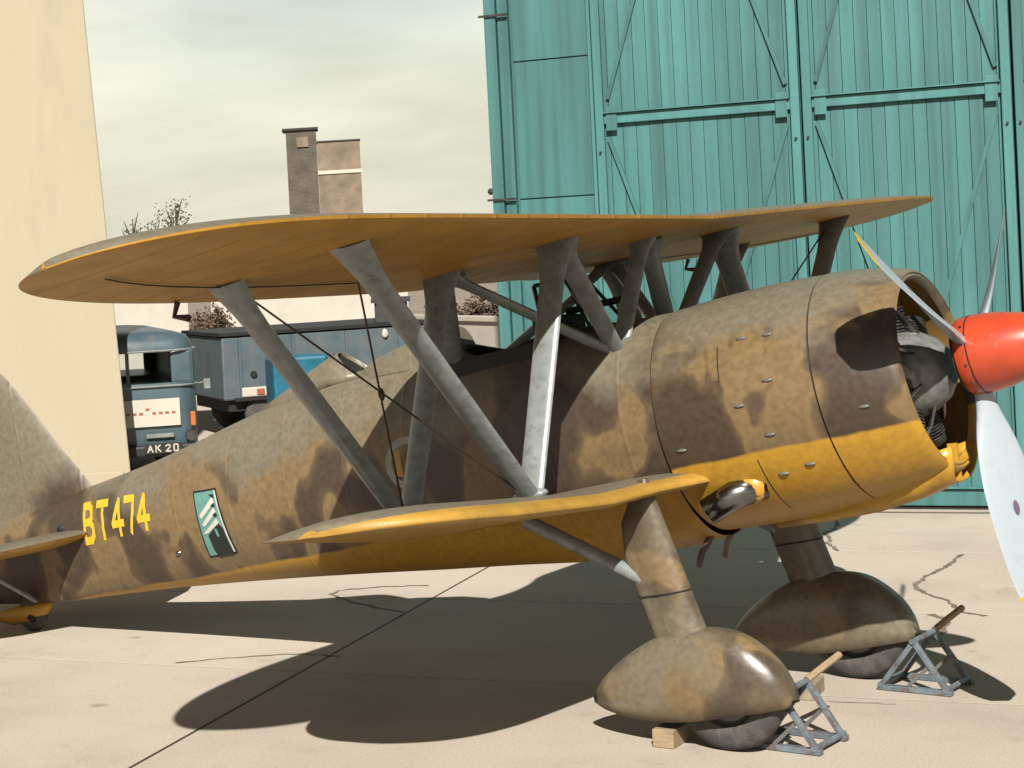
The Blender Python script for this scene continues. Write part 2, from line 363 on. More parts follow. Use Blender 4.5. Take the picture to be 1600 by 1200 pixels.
# slabs: one shared mesh, recessed joints
SLX, SLY = 5.3, 2.66
T0, D0 = -3.33, .42
def slab_mesh(w, d, name):
    mb = MB(); gx, gy = .012, .007
    x, y = w/2-gx, d/2-gy
    e = .0006
    mb.add([(-x, -y, -.08), (x, -y, -.08), (x, y, -.08), (-x, y, -.08), (-x, -y, -e), (x, -y, -e), (x, y, -e), (-x, y, -e),
            (-x+e, -y+e, 0), (x-e, -y+e, 0), (x-e, y-e, 0), (-x+e, y-e, 0)],
           [(8, 9, 10, 11), (4, 5, 9, 8), (5, 6, 10, 9), (6, 7, 11, 10), (7, 4, 8, 11), (0, 1, 5, 4), (1, 2, 6, 5), (2, 3, 7, 6), (3, 0, 4, 7)])
    return mb
s0 = slab_mesh(SLX, SLY, 'slab').build('slab', MT['conc'], apron, smooth=0)
first = True
for i in range(-4, 4):
    for j in range(-7, 9):
        o = s0 if first else s0.copy()
        if not first: COL.objects.link(o)
        first = False
        c = HW(T0+(i+.5)*SLX, D0+(j+.5)*SLY, random.uniform(-.0002, .0006)); o.location = c; o.rotation_euler = (0, 0, ANG); o.parent = apron
# cracks: thin irregular strips on the slabs
def crack(pix, wid):
    pts = [on_ground(*p) for p in pix]; dense = []
    for a, b2 in zip(pts, pts[1:]):
        k = max(2, int((b2-a).length/.05))
        for q in range(k): dense.append(a.lerp(b2, q/k)+Vector((random.uniform(-.014, .014), random.uniform(-.014, .014), 0)))
    dense.append(pts[-1]); vs = []; fs = []
    for i, p in enumerate(dense):
        d = (dense[min(i+1, len(dense)-1)]-dense[max(i-1, 0)]).normalized(); s_ = Vector((-d.y, d.x, 0))
        w = wid*(.55+.9*random.random())*.5
        vs += [p+s_*w+Vector((0, 0, .0045)), p-s_*w+Vector((0, 0, .0045))]
        if i: fs.append((2*i-2, 2*i-1, 2*i+1, 2*i))
    c = MB().add(vs, fs); return c.build('crack', MT['crack'], apron, smooth=0)
crack([(672, 915), (600, 917), (530, 923), (517, 929), (545, 940), (600, 952), (632, 957)], .022)
crack([(1301, 808), (1310, 818), (1305, 827), (1287, 833), (1300, 845), (1291, 848), (1310, 861)], .028)
crack([(1503, 867), (1485, 882), (1450, 900), (1428, 916), (1445, 926), (1478, 938), (1505, 958), (1540, 963)], .034)
crack([(1455, 961), (1478, 968), (1472, 985), (1462, 1000)], .05)
crack([(275, 1037), (340, 1030), (420, 1024), (470, 1022), (530, 1026)], .02)
crack([(1290, 1096), (1330, 1098), (1400, 1101)], .008)
# ------------------------------------------------------------------ hangar
def teal(name, k=1.0, var=.2):
    m = mat(name, tuple(c*k for c in (.064, .226, .226)), .55, var=var, scale=1.6, stretch=(2.2, 2.2, .35), bump=.05, bscale=20)
    n = m.node_tree.nodes; l = m.node_tree.links; b = n['Principled BSDF']
    src = b.inputs['Base Color'].links[0].from_socket
    oi = n.new('ShaderNodeObjectInfo'); mr = n.new('ShaderNodeMapRange'); mr.inputs[3].default_value = .86; mr.inputs[4].default_value = 1.1; l.new(oi.outputs['Random'], mr.inputs[0])
    v = n.new('ShaderNodeVectorMath'); v.operation = 'SCALE'; l.new(src, v.inputs[0]); l.new(mr.outputs[0], v.inputs['Scale'])
    # weather streaks
    t = n.new('ShaderNodeNewGeometry'); mp_ = n.new('ShaderNodeMapping'); mp_.inputs['Scale'].default_value = (7, 7, .22); l.new(t.outputs['Position'], mp_.inputs[0])
    z = n.new('ShaderNodeTexNoise'); z.inputs['Scale'].default_value = 1.5; z.inputs['Detail'].default_value = 8; l.new(mp_.outputs[0], z.inputs['Vector'])
    r = ramp(n, [(.33, (.74, .74, .70)), (.5, (1, 1, 1)), (.68, (1.16, 1.13, 1.12))]); l.new(z.outputs['Fac'], r.inputs[0])
    mm = n.new('ShaderNodeMixRGB'); mm.blend_type = 'MULTIPLY'; mm.inputs[0].default_value = .9; l.new(v.outputs[0], mm.inputs[1]); l.new(r.outputs[0], mm.inputs[2])
    l.new(mm.outputs[0], b.inputs['Base Color'])
    return m
MT['teal'] = teal('teal_door_paint'); MT['teal2'] = teal('teal_frame_paint', 1.08, .12); MT['teal3'] = teal('teal_sheet_paint', .88, .16)
MT['rust'] = mat('rusty_iron', (.035, .03, .026), .8, var=.4, scale=20)
DH = 8.20                                     # distance of the door face along ND
TB = (HW(0, DH)).dot(TD)
tc0 = on_ground(1500, 796).dot(TD)            # reference point on the door sill
HH = 9.5
hang = empty('hangar', HW(tc0+4, DH), ANG)
tag(hang, 'tall teal hangar with boarded sliding doors, rails and diagonal braces', 'hangar')
def hl(t, d, z): return (t-4, d, z)           # hangar local coordinates: t measured from the reference point, d behind the door face
BM = 3.92                                     # rail height
def leaf(t0, t1, lefthalf):
    fr = MB(); w = .085
    lf = MB()
    # backing sheet is the leaf itself
    lf.box(hl((t0+t1)/2, .10, HH/2+.03), (t1-t0-.012, .03, HH-.06)); lo = lf.build('door_leaf', MT['teal3'], hang, smooth=0)
    npl = 15; pw = (t1-t0-.012)/npl
    zs = ((.05, BM-.02), (BM+.02, 2*BM-.02), (2*BM+.02, HH-.03))
    for (za, zb) in zs:
        base = None
        for k in range(npl):
            if base is None:
                pb = MB().box((0, 0, 0), (pw-.004, .026, zb-za)); base = pb.build('plank', MT['teal'], lo, smooth=0, bevel=.003); o = base
            else:
                o = base.copy(); COL.objects.link(o)
            o.location = hl(t0+.006+(k+.5)*pw, .067+random.uniform(-.003, .003), (za+zb)/2); o.parent = lo
    for tt in (t0+w/2+.008, t1-w/2-.008):
        MB().box(hl(tt, .025, HH/2+.03), (w, .058, HH-.06)).build('stile', MT['teal2'], lo, smooth=0, bevel=.006)
    for z in (.12, BM, 2*BM):
        hgt = .10 if z > 1 else .16
        MB().box(hl((t0+t1)/2, .028, z), (t1-t0-2*w-.022, .05, hgt)).build('rail', MT['teal2'], lo, smooth=0, bevel=.006)
        MB().box(hl((t0+t1)/2, .004, z+hgt/2+.012), (t1-t0-2*w-.022, .075, .014)).build('rail_ledge', MT['teal2'], lo, smooth=0)
    # gusset plates where the rails meet the stiles
    for z in (BM, 2*BM):
        for tt, sg in ((t0+w+.09, 1), (t1-w-.09, -1)):
            MB().box(hl(tt, -.008, z), (.11, .008, .24)).build('gusset_plate', MT['teal2'], lo, smooth=0, bevel=.003)
    # diagonal braces: diamonds about the rail
    for (za, zb) in ((.25, BM-.2), (BM+.2, 2*BM-.2)):
        zm = za+(zb-za)*.5
        top = (zb, za) if za > 3 else (zb, za)
        tm = (t0+t1)/2
        if za > 3: segs = [((t0+w+.05, za), (tm-.02, zb-.9)), ((t1-w-.05, za), (tm+.02, zb-.9))]
        else: segs = [((t0+w+.05, zb), (tm-.02, za+.9)), ((t1-w-.05, zb), (tm+.02, za+.9))]
        for (a, b2) in segs:
            MB().bar(hl(a[0], .036, a[1]), hl(b2[0], .036, b2[1]), .036, .035, up=(0, 0, 1)).build('diagonal_brace', MT['teal3'], lo, smooth=0)
    for tt, z in ((t0+.05, BM-.33), (t1-.05, BM-.33)):
        MB().lathe([(0, .012), (-.03, .012)], 'y', hl(tt, 0, z), 8).build('bolt', MT['rust'], lo)
    MB().box(hl((t0+t1)/2, .05, .02), (t1-t0, .03, .03)).build('sill_gap', MT['rust'], lo, smooth=0)
    return lo
EDG = [-3.27, -1.26, .62, 2.50, 4.38, 6.26, 8.14]
for a, b2 in zip(EDG, EDG[1:]): leaf(a+.006, b2-.006, True)
# plain sheeted bay between the corner post and the doors
TC = -4.36
side = MB().box(hl((TC+.24-3.27)/2, .12, HH/2+.02), (-3.27-TC-.24-.004, .04, HH-.04)).build('sheet_backing', MT['teal3'], hang, smooth=0)
zz = [.03, 1.55, 3.17, 4.58, 6.1, 7.7, HH-.03]
for za, zb in zip(zz, zz[1:]):
    MB().box(hl((TC+.26-3.29)/2, .085, (za+zb)/2), (-3.29-TC-.26-.02, .024, zb-za-.014)).build('sheet_panel', MT['teal3'], hang, smooth=0, bevel=.004)
MB().box(hl(TC+.06, .10, HH/2), (.12, .2, HH)).build('corner_post', MT['teal3'], hang, smooth=0, bevel=.008)
MB().box(hl(TC+.185, .085, HH/2), (.11, .10, HH-.01)).build('post_flange', MT['teal3'], hang, smooth=0, bevel=.006)
MB().box(hl(-3.285, .055, HH/2), (.035, .09, HH-.02)).build('door_stop', MT['teal2'], hang, smooth=0, bevel=.004)
for z in (1.0, 3.18, 5.07, 7.0):
    MB().box(hl(TC+.10, -.012, z), (.30, .022, .022)).build('hinge_strap', MT['rust'], hang, smooth=0)
MB().sphere(hl(TC-.03, .05, 3.27), .035, 8, 6).build('hinge_pin', MT['rust'], hang)
# body of the building behind the doors and the roof
MB().box(hl((TC+9)/2, 12.2, HH/2), (9-TC-.06, 24, HH-.02)).build('hangar_body', MT['teal3'], hang, smooth=0)
rf = MB(); x0, x1 = TC-.25, 9.2; zr = HH
rf.add([hl(x0, -.2, zr), hl(x1, -.2, zr), hl(x1, 24.3, zr), hl(x0, 24.3, zr), hl((x0+x1)/2, -.2, zr+2), hl((x0+x1)/2, 24.3, zr+2)], [(0, 4, 5, 3), (4, 1, 2, 5), (0, 1, 4), (2, 3, 5), (0, 3, 2, 1)])
rf.build('roof', MT['rust'], hang, smooth=0)
# door track in the apron
trk = MB(); trk.add([HW(tc0-4.4, DH-.22, .004), HW(tc0+9, DH-.22, .004), HW(tc0+9, DH-.15, .004), HW(tc0-4.4, DH-.15, .004)], [(0, 1, 2, 3)])
to = trk.build('door_track', mat('track_iron', (.20, .17, .15), .7, .2), apron, smooth=0)

# ------------------------------------------------------------------ aeroplane
TH = .2113; RW = .36
plane = empty('biplane'); plane.rotation_euler = (0, -TH, 0)
tag(plane, 'mottled brown and yellow fighter biplane with red spinner and spatted wheels', 'aeroplane')
OFF = Matrix.Rotation(-TH, 3, 'Y').inverted() @ Vector((0, 0, RW))
def part(mb, name, mats, parent=None, **k):
    o = mb.build(name, mats, parent or plane, **k)
    if parent is None: o.location = OFF
    return o
# --- fuselage
FS = [(-.30, 2.045, 1.40, .715, .625, 2.0, 2.0), (-.70, 2.075, 1.42, .685, .585, 2.1, 2.1), (-1.05, 2.12, 1.45, .69, .55, 2.1, 2.2),
      (-1.75, 2.15, 1.47, .765, .50, 2.0, 2.2), (-2.25, 2.17, 1.48, .815, .45, 1.8, 2.2), (-2.75, 2.19, 1.49, .87, .40, 1.75, 2.2),
      (-3.5, 2.09, 1.50, .945, .34, 1.8, 2.2), (-4.4, 1.95, 1.51, 1.02, .265, 1.9, 2.2), (-5.1, 1.88, 1.52, 1.06, .20, 2, 2.2),
      (-5.8, 1.82, 1.53, 1.10, .13, 2, 2), (-6.4, 1.76, 1.54, 1.18, .05, 2, 2)]
def fsec(x): return curve(FS, x)
def fring(x, k=56):
    zt, zc, zb, w, n1, n2 = fsec(x); r = []
    for j in range(k):
        a = 2*PI*j/k; c, s_ = math.cos(a), math.sin(a); nn = n1 if s_ >= 0 else n2
        hh = (zt-zc) if s_ >= 0 else (zc-zb)
        r.append((x, w*math.copysign(abs(c)**(2/nn), c), zc+hh*math.copysign(abs(s_)**(2/nn), s_)))
    return r
def fus_y(x, z):
    zt, zc, zb, w, n1, n2 = fsec(x)
    nn, hh = (n1, zt-zc) if z >= zc else (n2, zc-zb)
    q = max(0.0, 1-abs((z-zc)/hh)**nn)
    return -w*q**(1/nn)
xs = [-.30-.0+(-6.4+.30)*i/96 for i in range(97)]
fm = MB(); fm.loft([fring(x) for x in xs], True, False, True)
# open cockpit: drop the top faces between the coamings
keep = []
for f in fm.f:
    c = [sum(fm.v[i][q] for i in f)/len(f) for q in range(3)]
    keep.append(not (-1.72 < c[0] < -1.02 and c[2] > 1.98 and abs(c[1]) < .34 and len(f) == 4))
fm.f = [f for f, k in zip(fm.f, keep) if k]; fm.mi = [0]*len(fm.f)
fus = part(fm, 'fuselage', MT['fus'], smooth=50)
ct = MB()
ct.add([(-.95, -.36, 2.06), (-.95, .36, 2.06), (-1.8, .34, 2.08), (-1.8, -.34, 2.08), (-.95, -.34, 1.3), (-.95, .34, 1.3), (-1.8, .32, 1.3), (-1.8, -.32, 1.3)],
       [(4, 5, 6, 7), (0, 1, 5, 4), (1, 2, 6, 5), (2, 3, 7, 6), (3, 0, 4, 7)])
part(ct, 'cockpit_tub', MT['black'], smooth=0, recalc=False)
rim = []
for k in range(24):
    a = 2*PI*k/24; x = -1.37+.37*math.cos(a); y = .30*math.copysign(abs(math.sin(a))**.8, math.sin(a))
    zt, zc, zb, w, n1, n2 = fsec(x); z = zc+(zt-zc)*max(0, 1-(abs(y)/w)**n1)**(1/n1)
    rim.append((x, y, z+.012))
rm = MB(); rm.tube(rim+[rim[0], rim[1]], .022, 8); part(rm, 'cockpit_coaming', MT['black'])
# headrest fairing and seat
hr = MB(); rings = []
for x, w, h in ((-1.76, .16, .15), (-1.95, .18, .17), (-2.15, .17, .12), (-2.4, .15, .06), (-2.5, .1, .02)):
    zt = fsec(x)[0]-.06
    rings.append([(x, w*math.cos(PI*j/14), zt+(h+.06)*math.sin(PI*j/14)) for j in range(15)])
hr.loft(rings, False, False, False)
hr.add([rings[0][j] for j in range(15)], [tuple(range(15))])
part(hr, 'headrest', MT['fus'], smooth=60)
# spine scoop behind the headrest; a black sheet paints the shade of its hollow
sc = MB(); rings = []
for x, w, h in ((-2.62, .13, .155), (-2.76, .13, .145), (-2.9, .12, .115), (-3.15, .095, .06), (-3.5, .05, .0)):
    zt = fsec(x)[0]-.05
    rings.append([(x+(.0 if x < -2.65 else (.14-.22*math.sin(PI*j/14)**.8)), w*math.cos(PI*j/14), zt+(h+.05)*math.sin(PI*j/14)) for j in range(15)])
sc.loft(rings, False, False, False)
scp = part(sc, 'spine_scoop', MT['fus'], smooth=60)
sd = MB(); sd.add([(p[0]-.04, p[1]*.97, p[2]-.003) for p in rings[0]], [tuple(range(15))]); part(sd, 'scoop_shade', MT['black'], smooth=0)
sol = scp.modifiers.new('shell', 'SOLIDIFY'); sol.thickness = .008
# --- windscreen: three panes in dark frames
WS = [(-1.02, .30, 2.08), (-.72, .19, 2.06), (-.72, -.19, 2.06), (-1.02, -.30, 2.08)]
WT = [(-1.06, .22, 2.40), (-.90, .13, 2.40), (-.90, -.13, 2.40), (-1.06, -.22, 2.40)]
ws = MB()
for a, b2 in list(zip(WS, WT))+list(zip(WS, WS[1:]))+list(zip(WT, WT[1:])): ws.tube([a, b2], .014, 6)
wso = part(ws, 'windscreen', MT['steel'])
for k in range(3):
    pn = MB(); pn.add([WS[k], WS[k+1], WT[k+1], WT[k]], [(0, 1, 2, 3)]); part(pn, 'windscreen_pane', MT['glass'], smooth=0)
# gunsight tube and padded panel behind the screen
part(MB().tube([(-.62, 0, 2.2), (-1.0, 0, 2.22)], .022, 10), 'gunsight', MT['steel'])
part(MB().box((-1.07, 0, 2.13), (.10, .5, .16)), 'instrument_panel', MT['black'], bevel=.02)
# --- cowling
ZC = 1.398
def shell(prof, th, seg=72, a0=0):
    """closed thin shell of revolution about the thrust line; prof runs front to back"""
    loop = prof+[(x, r-th) for x, r in reversed(prof)]
    mb = MB(); mb.lathe(loop+[loop[0]], 'x', (0, 0, ZC), seg, 0, False); return mb
ringp = [(1.04, .520), (1.065, .526), (1.078, .540), (1.068, .556), (1.02, .574), (.92, .602), (.80, .625), (.645, .643)]
cw1 = part(shell(ringp, .02), 'cowl_ring', [MT['cowl']], smooth=60)
panp = [(.632, .640), (.5, .652), (.3, .662), (.1, .664), (-.1, .660), (-.285, .652)]
cw2 = part(shell(panp, .014), 'cowl_panel', MT['cowl'], smooth=60)
inn = part(MB().lathe([(1.035, .512), (.7, .60), (.63, .60), (.60, .2)], 'x', (0, 0, ZC), 48, 0, False), 'cowl_lining', mat('ochre_lining', (.36, .21, .05), .6, var=.15), smooth=60)
fwp = part(MB().lathe([(.585, .63), (.58, .001)], 'x', (0, 0, ZC), 40, 0, False), 'engine_baffle', MT['black'], smooth=0)
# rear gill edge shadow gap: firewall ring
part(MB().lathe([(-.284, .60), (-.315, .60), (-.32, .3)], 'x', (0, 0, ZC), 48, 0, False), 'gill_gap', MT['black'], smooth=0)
# seam strap between ring and panel
part(MB().lathe([(.65, .628), (.626, .628)], 'x', (0, 0, ZC), 72, 0, False), 'cowl_seam', MT['steel'], smooth=60)
# panel edge strips along the cowl sides and quarter-turn fasteners
lat = MB().sphere((0, 0, 0), (.032, .010, .010), 12, 6)
fo = None
for x, a in [(.27, 36), (.42, 35), (.40, 12), (.22, 3), (.34, -13), (-.18, -12), (.48, -32), (.32, -34), (.86, -10)]:
    for sd_ in (-1, 1):
        r = curve([(p[0], p[1]) for p in ringp[3:]+panp], x)[0]; t = R(a)
        nrm = Vector((0, sd_*math.cos(t), math.sin(t)))
        if fo is None: fo = part(lat, 'latch', MT['hub']); o = fo
        else: o = fo.copy(); COL.objects.link(o); o.parent = plane
        o.location = OFF+Vector((x, 0, ZC))+nrm*(r+.002); o.rotation_euler = (0, R(3), 0)
for sd_ in (-1, 1):
    pts = [(.13, sd_*math.cos(R(a))*.6645, ZC+math.sin(R(a))*.6645) for a in range(16, 37, 3)]
    part(MB().tube(pts, .003, 5), 'cowl_panel_joint', MT['steel'])
for sd_ in (-1, 1):
    pts = [(.22, sd_*math.cos(R(a))*.6635, ZC+math.sin(R(a))*.6635) for a in range(-24, -64, -4)]
    part(MB().tube(pts, .0025, 5), 'cowl_panel_joint', MT['steel'])
# chin intake under the cowl
ch = MB(); rings = []
for x, w, zt, zb in ((1.06, .20, .985, .80), (1.0, .205, .97, .785), (.85, .20, .92, .745), (.6, .17, .85, .715), (.3, .12, .80, .71), (.0, .06, .78, .72)):
    rr = []
    for j in range(17):
        a = PI+PI*j/16; c, s_ = math.cos(a), math.sin(a)
        rr.append((x+(.05*abs(c)**3 if x > 1.03 else 0), w*math.copysign(abs(c)**.55, c), zt+(zt-zb)*(-abs(s_)**.75)))
    rings.append(rr)
ch.loft(rings, False, False, False)
cho = part(ch, 'chin_intake', MT['yelp'], smooth=60); so_ = cho.modifiers.new('shell', 'SOLIDIFY'); so_.thickness = .016; so_.offset = 1
cm = MB(); cm.add([(p[0]-.12, p[1]*.95, p[2]+.012) for p in rings[1]], [tuple(range(17))]); part(cm, 'intake_mouth', MT['black'], smooth=0)
part(MB().bar((1.05, 0, .99), (1.03, 0, .80), .02, .05, up=(1, 0, 0)), 'intake_splitter', MT['yelp'], smooth=0)
# --- engine
part(MB().lathe([(1.15, .10), (1.10, .17), (1.02, .22), (.9, .25), (.60, .26)], 'x', (0, 0, ZC), 28), 'crankcase', MT['crank'])
cyl = None
for row, (x, n0) in enumerate(((.90, 0), (.70, .5))):
    for k in range(7):
        a = 2*PI*(k+n0)/7+PI/2
        if cyl is None:
            cb = MB(); pr = [(.2, .062)]
            for q in range(9):
                z0 = .22+q*.018; pr += [(z0, .062), (z0, .08), (z0+.008, .08), (z0+.008, .062)]
            pr += [(.39, .07), (.43, .066), (.45, .04)]
            cb.lathe(pr, 'z', (0, 0, 0), 14)
            cyl = part(cb, 'cylinder', MT['engine'], smooth=25); o = cyl
        else:
            o = cyl.copy(); COL.objects.link(o); o.parent = plane
        o.location = OFF+Vector((x, 0, ZC)); o.rotation_euler = (a-PI/2, 0, 0)
for k in range(7):
    a = 2*PI*k/7+PI/2+.1
    pts = [(1.03, .20*math.cos(a), ZC+.20*math.sin(a)), (.99, .30*math.cos(a+.06), ZC+.30*math.sin(a+.06)), (.92, .42*math.cos(a+.05), ZC+.42*math.sin(a+.05))]
    part(MB().tube(pts, .014, 8), 'pushrod_tube', MT['chrome'])
part(MB().tube([(1.02, -.26, ZC-.05), (1.03, -.30, ZC+.0), (1.0, -.36, ZC+.04)], .035, 8), 'magneto', MT['crank'])
# --- exhausts (one each side of the belly)
for sd_ in (-1, 1):
    ex = MB()
    pts = [(.16, sd_*.46, .98), (.02, sd_*.55, .965), (-.14, sd_*.60, .90)]
    ex.tube(pts, [.075, .078, .076], 20, 0, False)
    e = part(ex, 'exhaust_pipe', MT['chrome'], smooth=60); q = e.modifiers.new('shell', 'SOLIDIFY'); q.thickness = .006
    part(MB().sphere((.10, sd_*.50, .985), (.10, .07, .09)), 'exhaust_fairing', MT['yelp'])
    part(MB().tube([(-.36, sd_*.16, .74), (-.43, sd_*.18, .66), (-.47, sd_*.19, .58)], [.022, .02, .018], 8), 'drain_pipe', MT['camo'])
# --- propeller
XH, ZH = 1.275, 1.425
part(MB().lathe([(XH-.03, .205), (XH, .214), (XH+.08, .212), (XH+.18, .198), (XH+.30, .168), (XH+.42, .122), (XH+.50, .078), (XH+.55, .035), (XH+.565, .006)], 'x', (0, 0, ZH), 40), 'spinner', MT['red'], smooth=60)
part(MB().lathe([(XH+.035, .2155), (XH+.042, .2155)], 'x', (0, 0, ZH), 40, 0, False), 'spinner_seam', MT['steel'])
scr = None
for k in range(12):
    a = 2*PI*k/12+.2
    if scr is None: scr = part(MB().lathe([(0, .008), (.003, .007), (.004, .002)], 'z', (0, 0, 0), 8), 'spinner_screw', MT['chrome']); o = scr
    else: o = scr.copy(); COL.objects.link(o); o.parent = plane
    nr = Vector((0, math.cos(a), math.sin(a))); o.location = OFF+Vector((XH+.018, 0, ZH))+nr*.2135; o.rotation_euler = nr.to_track_quat('Z', 'Y').to_euler()
part(MB().lathe([(XH-.05, .19), (XH-.033, .19)], 'x', (0, 0, ZH), 32), 'spinner_backplate', MT['steel'])
bl = MB(); rings = []
for k in range(25):
    rr = .10+1.30*k/24; u = k/24
    ch_ = curve([(0, .085), (.12, .11), (.3, .24), (.5, .32), (.75, .32), (.9, .275), (.965, .20), (1, .03)], u)[0]
    th_ = curve([(0, .085), (.12, .07), (.3, .04), (.6, .022), (1, .008)], u)[0]
    be = R(curve([(0, 52), (.3, 40), (.6, 31), (1, 25)], u)[0])
    ring = []
    for j in range(20):
        a = 2*PI*j/20; cx = math.cos(a)*ch_/2; cy = math.sin(a)*th_/2*(1 if math.sin(a) > 0 else .5)
        # chord lies between tangential (+Y) and axial (-X)
        ring.append((-math.sin(be)*cx+math.cos(be)*cy, math.cos(be)*cx+math.sin(be)*cy, rr))
    rings.append(ring)
bl.loft(rings)
b0 = None; THB = .50
for k in range(3):
    th_ = THB+2*PI*k/3
    if b0 is None: b0 = part(bl, 'propeller_blade', MT['prop'], smooth=50); o = b0
    else: o = b0.copy(); COL.objects.link(o); o.parent = plane
    o.location = OFF+Vector((XH, 0, ZH))
    zax = Vector((0, -math.cos(th_), math.sin(th_))); xax = Vector((1, 0, 0)); yax = zax.cross(xax)
    o.rotation_euler = Matrix((xax, yax, zax)).transposed().to_euler()
    be = R(31.5); dn = Vector((math.cos(be), math.sin(be), 0))
    ov = MB(); tdir = Vector((-math.sin(be), math.cos(be), 0))
    ov.add([dn*.0165+tdir*.018*math.cos(2*PI*j/16)+Vector((0, 0, .83+.04*math.sin(2*PI*j/16))) for j in range(16)], [tuple(range(16))])
    ov.build('maker_decal', mat('decal_violet', (.16, .12, .20), .5) if k == 0 else bpy.data.materials['decal_violet'], o, smooth=0)

# --- wings
def airfoil(n=24):
    """thin cambered section: (chord fraction, height as a fraction of the greatest thickness)"""
    top = []; bot = []
    for i in range(n+1):
        u = (i/n)**1.7
        if u < .33: h = math.sin(PI/2*(u/.33)**.68)
        else: h = math.cos(PI/2*((u-.33)/.67)**1.25)
        nose = .22*math.exp(-u/.035)
        top.append((u, max(h, .0)+.02 if 0 < u < 1 else .0+nose+.02)); bot.append((u, -.03*math.sin(PI*u)+nose*.9))
    return top, bot
AT, AB = airfoil()
def airfoil_blunt(n=24):
    top = []; bot = []
    for i in range(n+1):
        u = (i/n)**1.8
        h = 1.0*(2.97*math.sqrt(u)-1.26*u-3.516*u*u+2.843*u**3-1.036*u**4)
        top.append((u, .16*math.exp(-u/.06)+h*.93 if u > 0 else .16)); bot.append((u, .16*math.exp(-u/.012)+.06*math.sin(PI*u)))
    return top, bot
BT_, BB_ = airfoil_blunt()
UL0, UT0, USP = .06, -1.60, 4.85
def u_le(y):
    u = max(0, (y-2.6)/(USP-2.6)); return UL0-.78*(1-max(0, 1-min(1, u)**4.5)**.5)
def u_te(y):
    u = max(0, (y-2.4)/(USP-2.4)); cut = .16*max(0, 1-(y/.75)**2) if y < .75 else 0
    return UT0+.88*(1-max(0, 1-min(1, u)**2.1)**.5)+cut
ZU, DI = 2.504, .0219
def u_z(y): return ZU+DI*y
# one continuous upper wing
def whole(le, te, zf, sp, n):
    ys = []
    for i in range(-n, n+1): ys.append(sp*math.copysign(math.sin(abs(i)/n*PI/2), i))
    rings = []
    for y in ys:
        a, b2 = le(abs(y)), te(abs(y)); c = max(.02, a-b2); z0 = zf(abs(y)); r = []
        c0 = le(0)-te(.8)
        tk = .118*(.22+.78*min(1, c/c0))
        dz = .0
        for (q, h) in AT: r.append((a-q*c, y, z0+h*tk+dz))
        for (q, h) in reversed(AB[1:-1]): r.append((a-q*c, y, z0+h*tk+dz))
        rings.append(r)
    mb = MB(); mb.loft(rings, True, True, True); nt_ = len(AT); k = len(rings[0]); mi = []
    for f in mb.f:
        js = sorted(i % k for i in f)
        mi.append(0 if (len(f) == 4 and js[-1] < nt_ and js[0] >= 2) else 1)
    mb.mi = mi; return mb
upw = part(whole(u_le, u_te, u_z, USP, 44), 'upper_wing', [MT['wingtop'], MT['yel']], smooth=60)
MT['tape'] = mat('doped_rib_tape', (.60, .31, .036), .55, var=.1, scale=8)
for k in range(-13, 14):
    y = k*.34; y = y if k else .001
    a, b2 = u_le(abs(y)), u_te(abs(y)); c = a-b2; vs = []; fs = []
    for i in range(9):
        u = .10+.86*i/8; z = u_z(abs(y))-.03*math.sin(PI*u)*.118*(.22+.78*min(1, c/1.66))-.0004+.22*.9*math.exp(-u/.035)*.118*(.22+.78*min(1, c/1.66))
        vs += [(a-u*c, y-.014, z), (a-u*c, y+.014, z)]
        if i: fs.append((2*i-2, 2*i-1, 2*i+1, 2*i))
    part(MB().add(vs, fs), 'rib_tape', MT['tape'], smooth=0)
# ailerons: hinge gaps and brackets below the trailing edge
for sd_ in (-1, 1):
    part(MB().tube([(u_te(3.0)+.06, sd_*3.05, u_z(3)-.005), (u_te(3.0)+.02, sd_*3.05, u_z(3)-.07), (u_te(3)+.11, sd_*3.05, u_z(3)-.10)], [.016, .014, .02], 8), 'aileron_balance', MT['wire'])
    gp = []
    for k in range(14):
        y = 1.7+2.6*k/13; gp.append((u_te(y)+.40, sd_*y, u_z(y)-.013))
    part(MB().tube(gp, .004, 5), 'aileron_gap', MT['steel'])
LL0, LT0, LSP = -.21, -1.56, 3.25
def l_le(y):
    u = max(0, (y-2.0)/(LSP-2.0)); return LL0+.17*max(0, min(1, (1.0-y)/.55))**1.6-.62*(1-max(0, 1-min(1, u)**4)**.5)
def l_te(y):
    u = max(0, (y-1.9)/(LSP-1.9)); return LT0+.60*(1-max(0, 1-min(1, u)**3)**.5)
ZL, DL = 1.186, .0402
def l_z(y): return ZL+DL*y-.163+.118*max(0, min(1, (y-1.5)/1.7))
def halfwing(sd_):
    rings = []; n = 34
    for i in range(n+1):
        u = i/n; y = .3+(LSP-.3)*math.sin(u*PI/2)
        a, b2 = l_le(y), l_te(y); c = max(.02, a-b2); tk = .125*(.22+.78*min(1, c/1.29)); z0 = l_z(y); r = []
        for (q, h) in BT_: r.append((a-q*c, sd_*y, z0+h*tk-(.5-q)*c*.075*max(0, min(1, (y-.9)/1.6))))
        for (q, h) in reversed(BB_[1:-1]): r.append((a-q*c, sd_*y, z0+h*tk-(.5-q)*c*.075*max(0, min(1, (y-.9)/1.6))))
        rings.append(r)
    mb = MB(); mb.loft(rings, True, True, True); nt_ = len(BT_); k = len(rings[0]); mi = []
    for f in mb.f:
        js = sorted(i % k for i in f)
        mi.append(0 if (len(f) == 4 and js[-1] < nt_ and js[0] >= 5) else 1)
    mb.mi = mi; return mb
for sd_ in (-1, 1): part(halfwing(sd_), 'lower_wing', [MT['wingtop'], MT['yel2']], smooth=60)
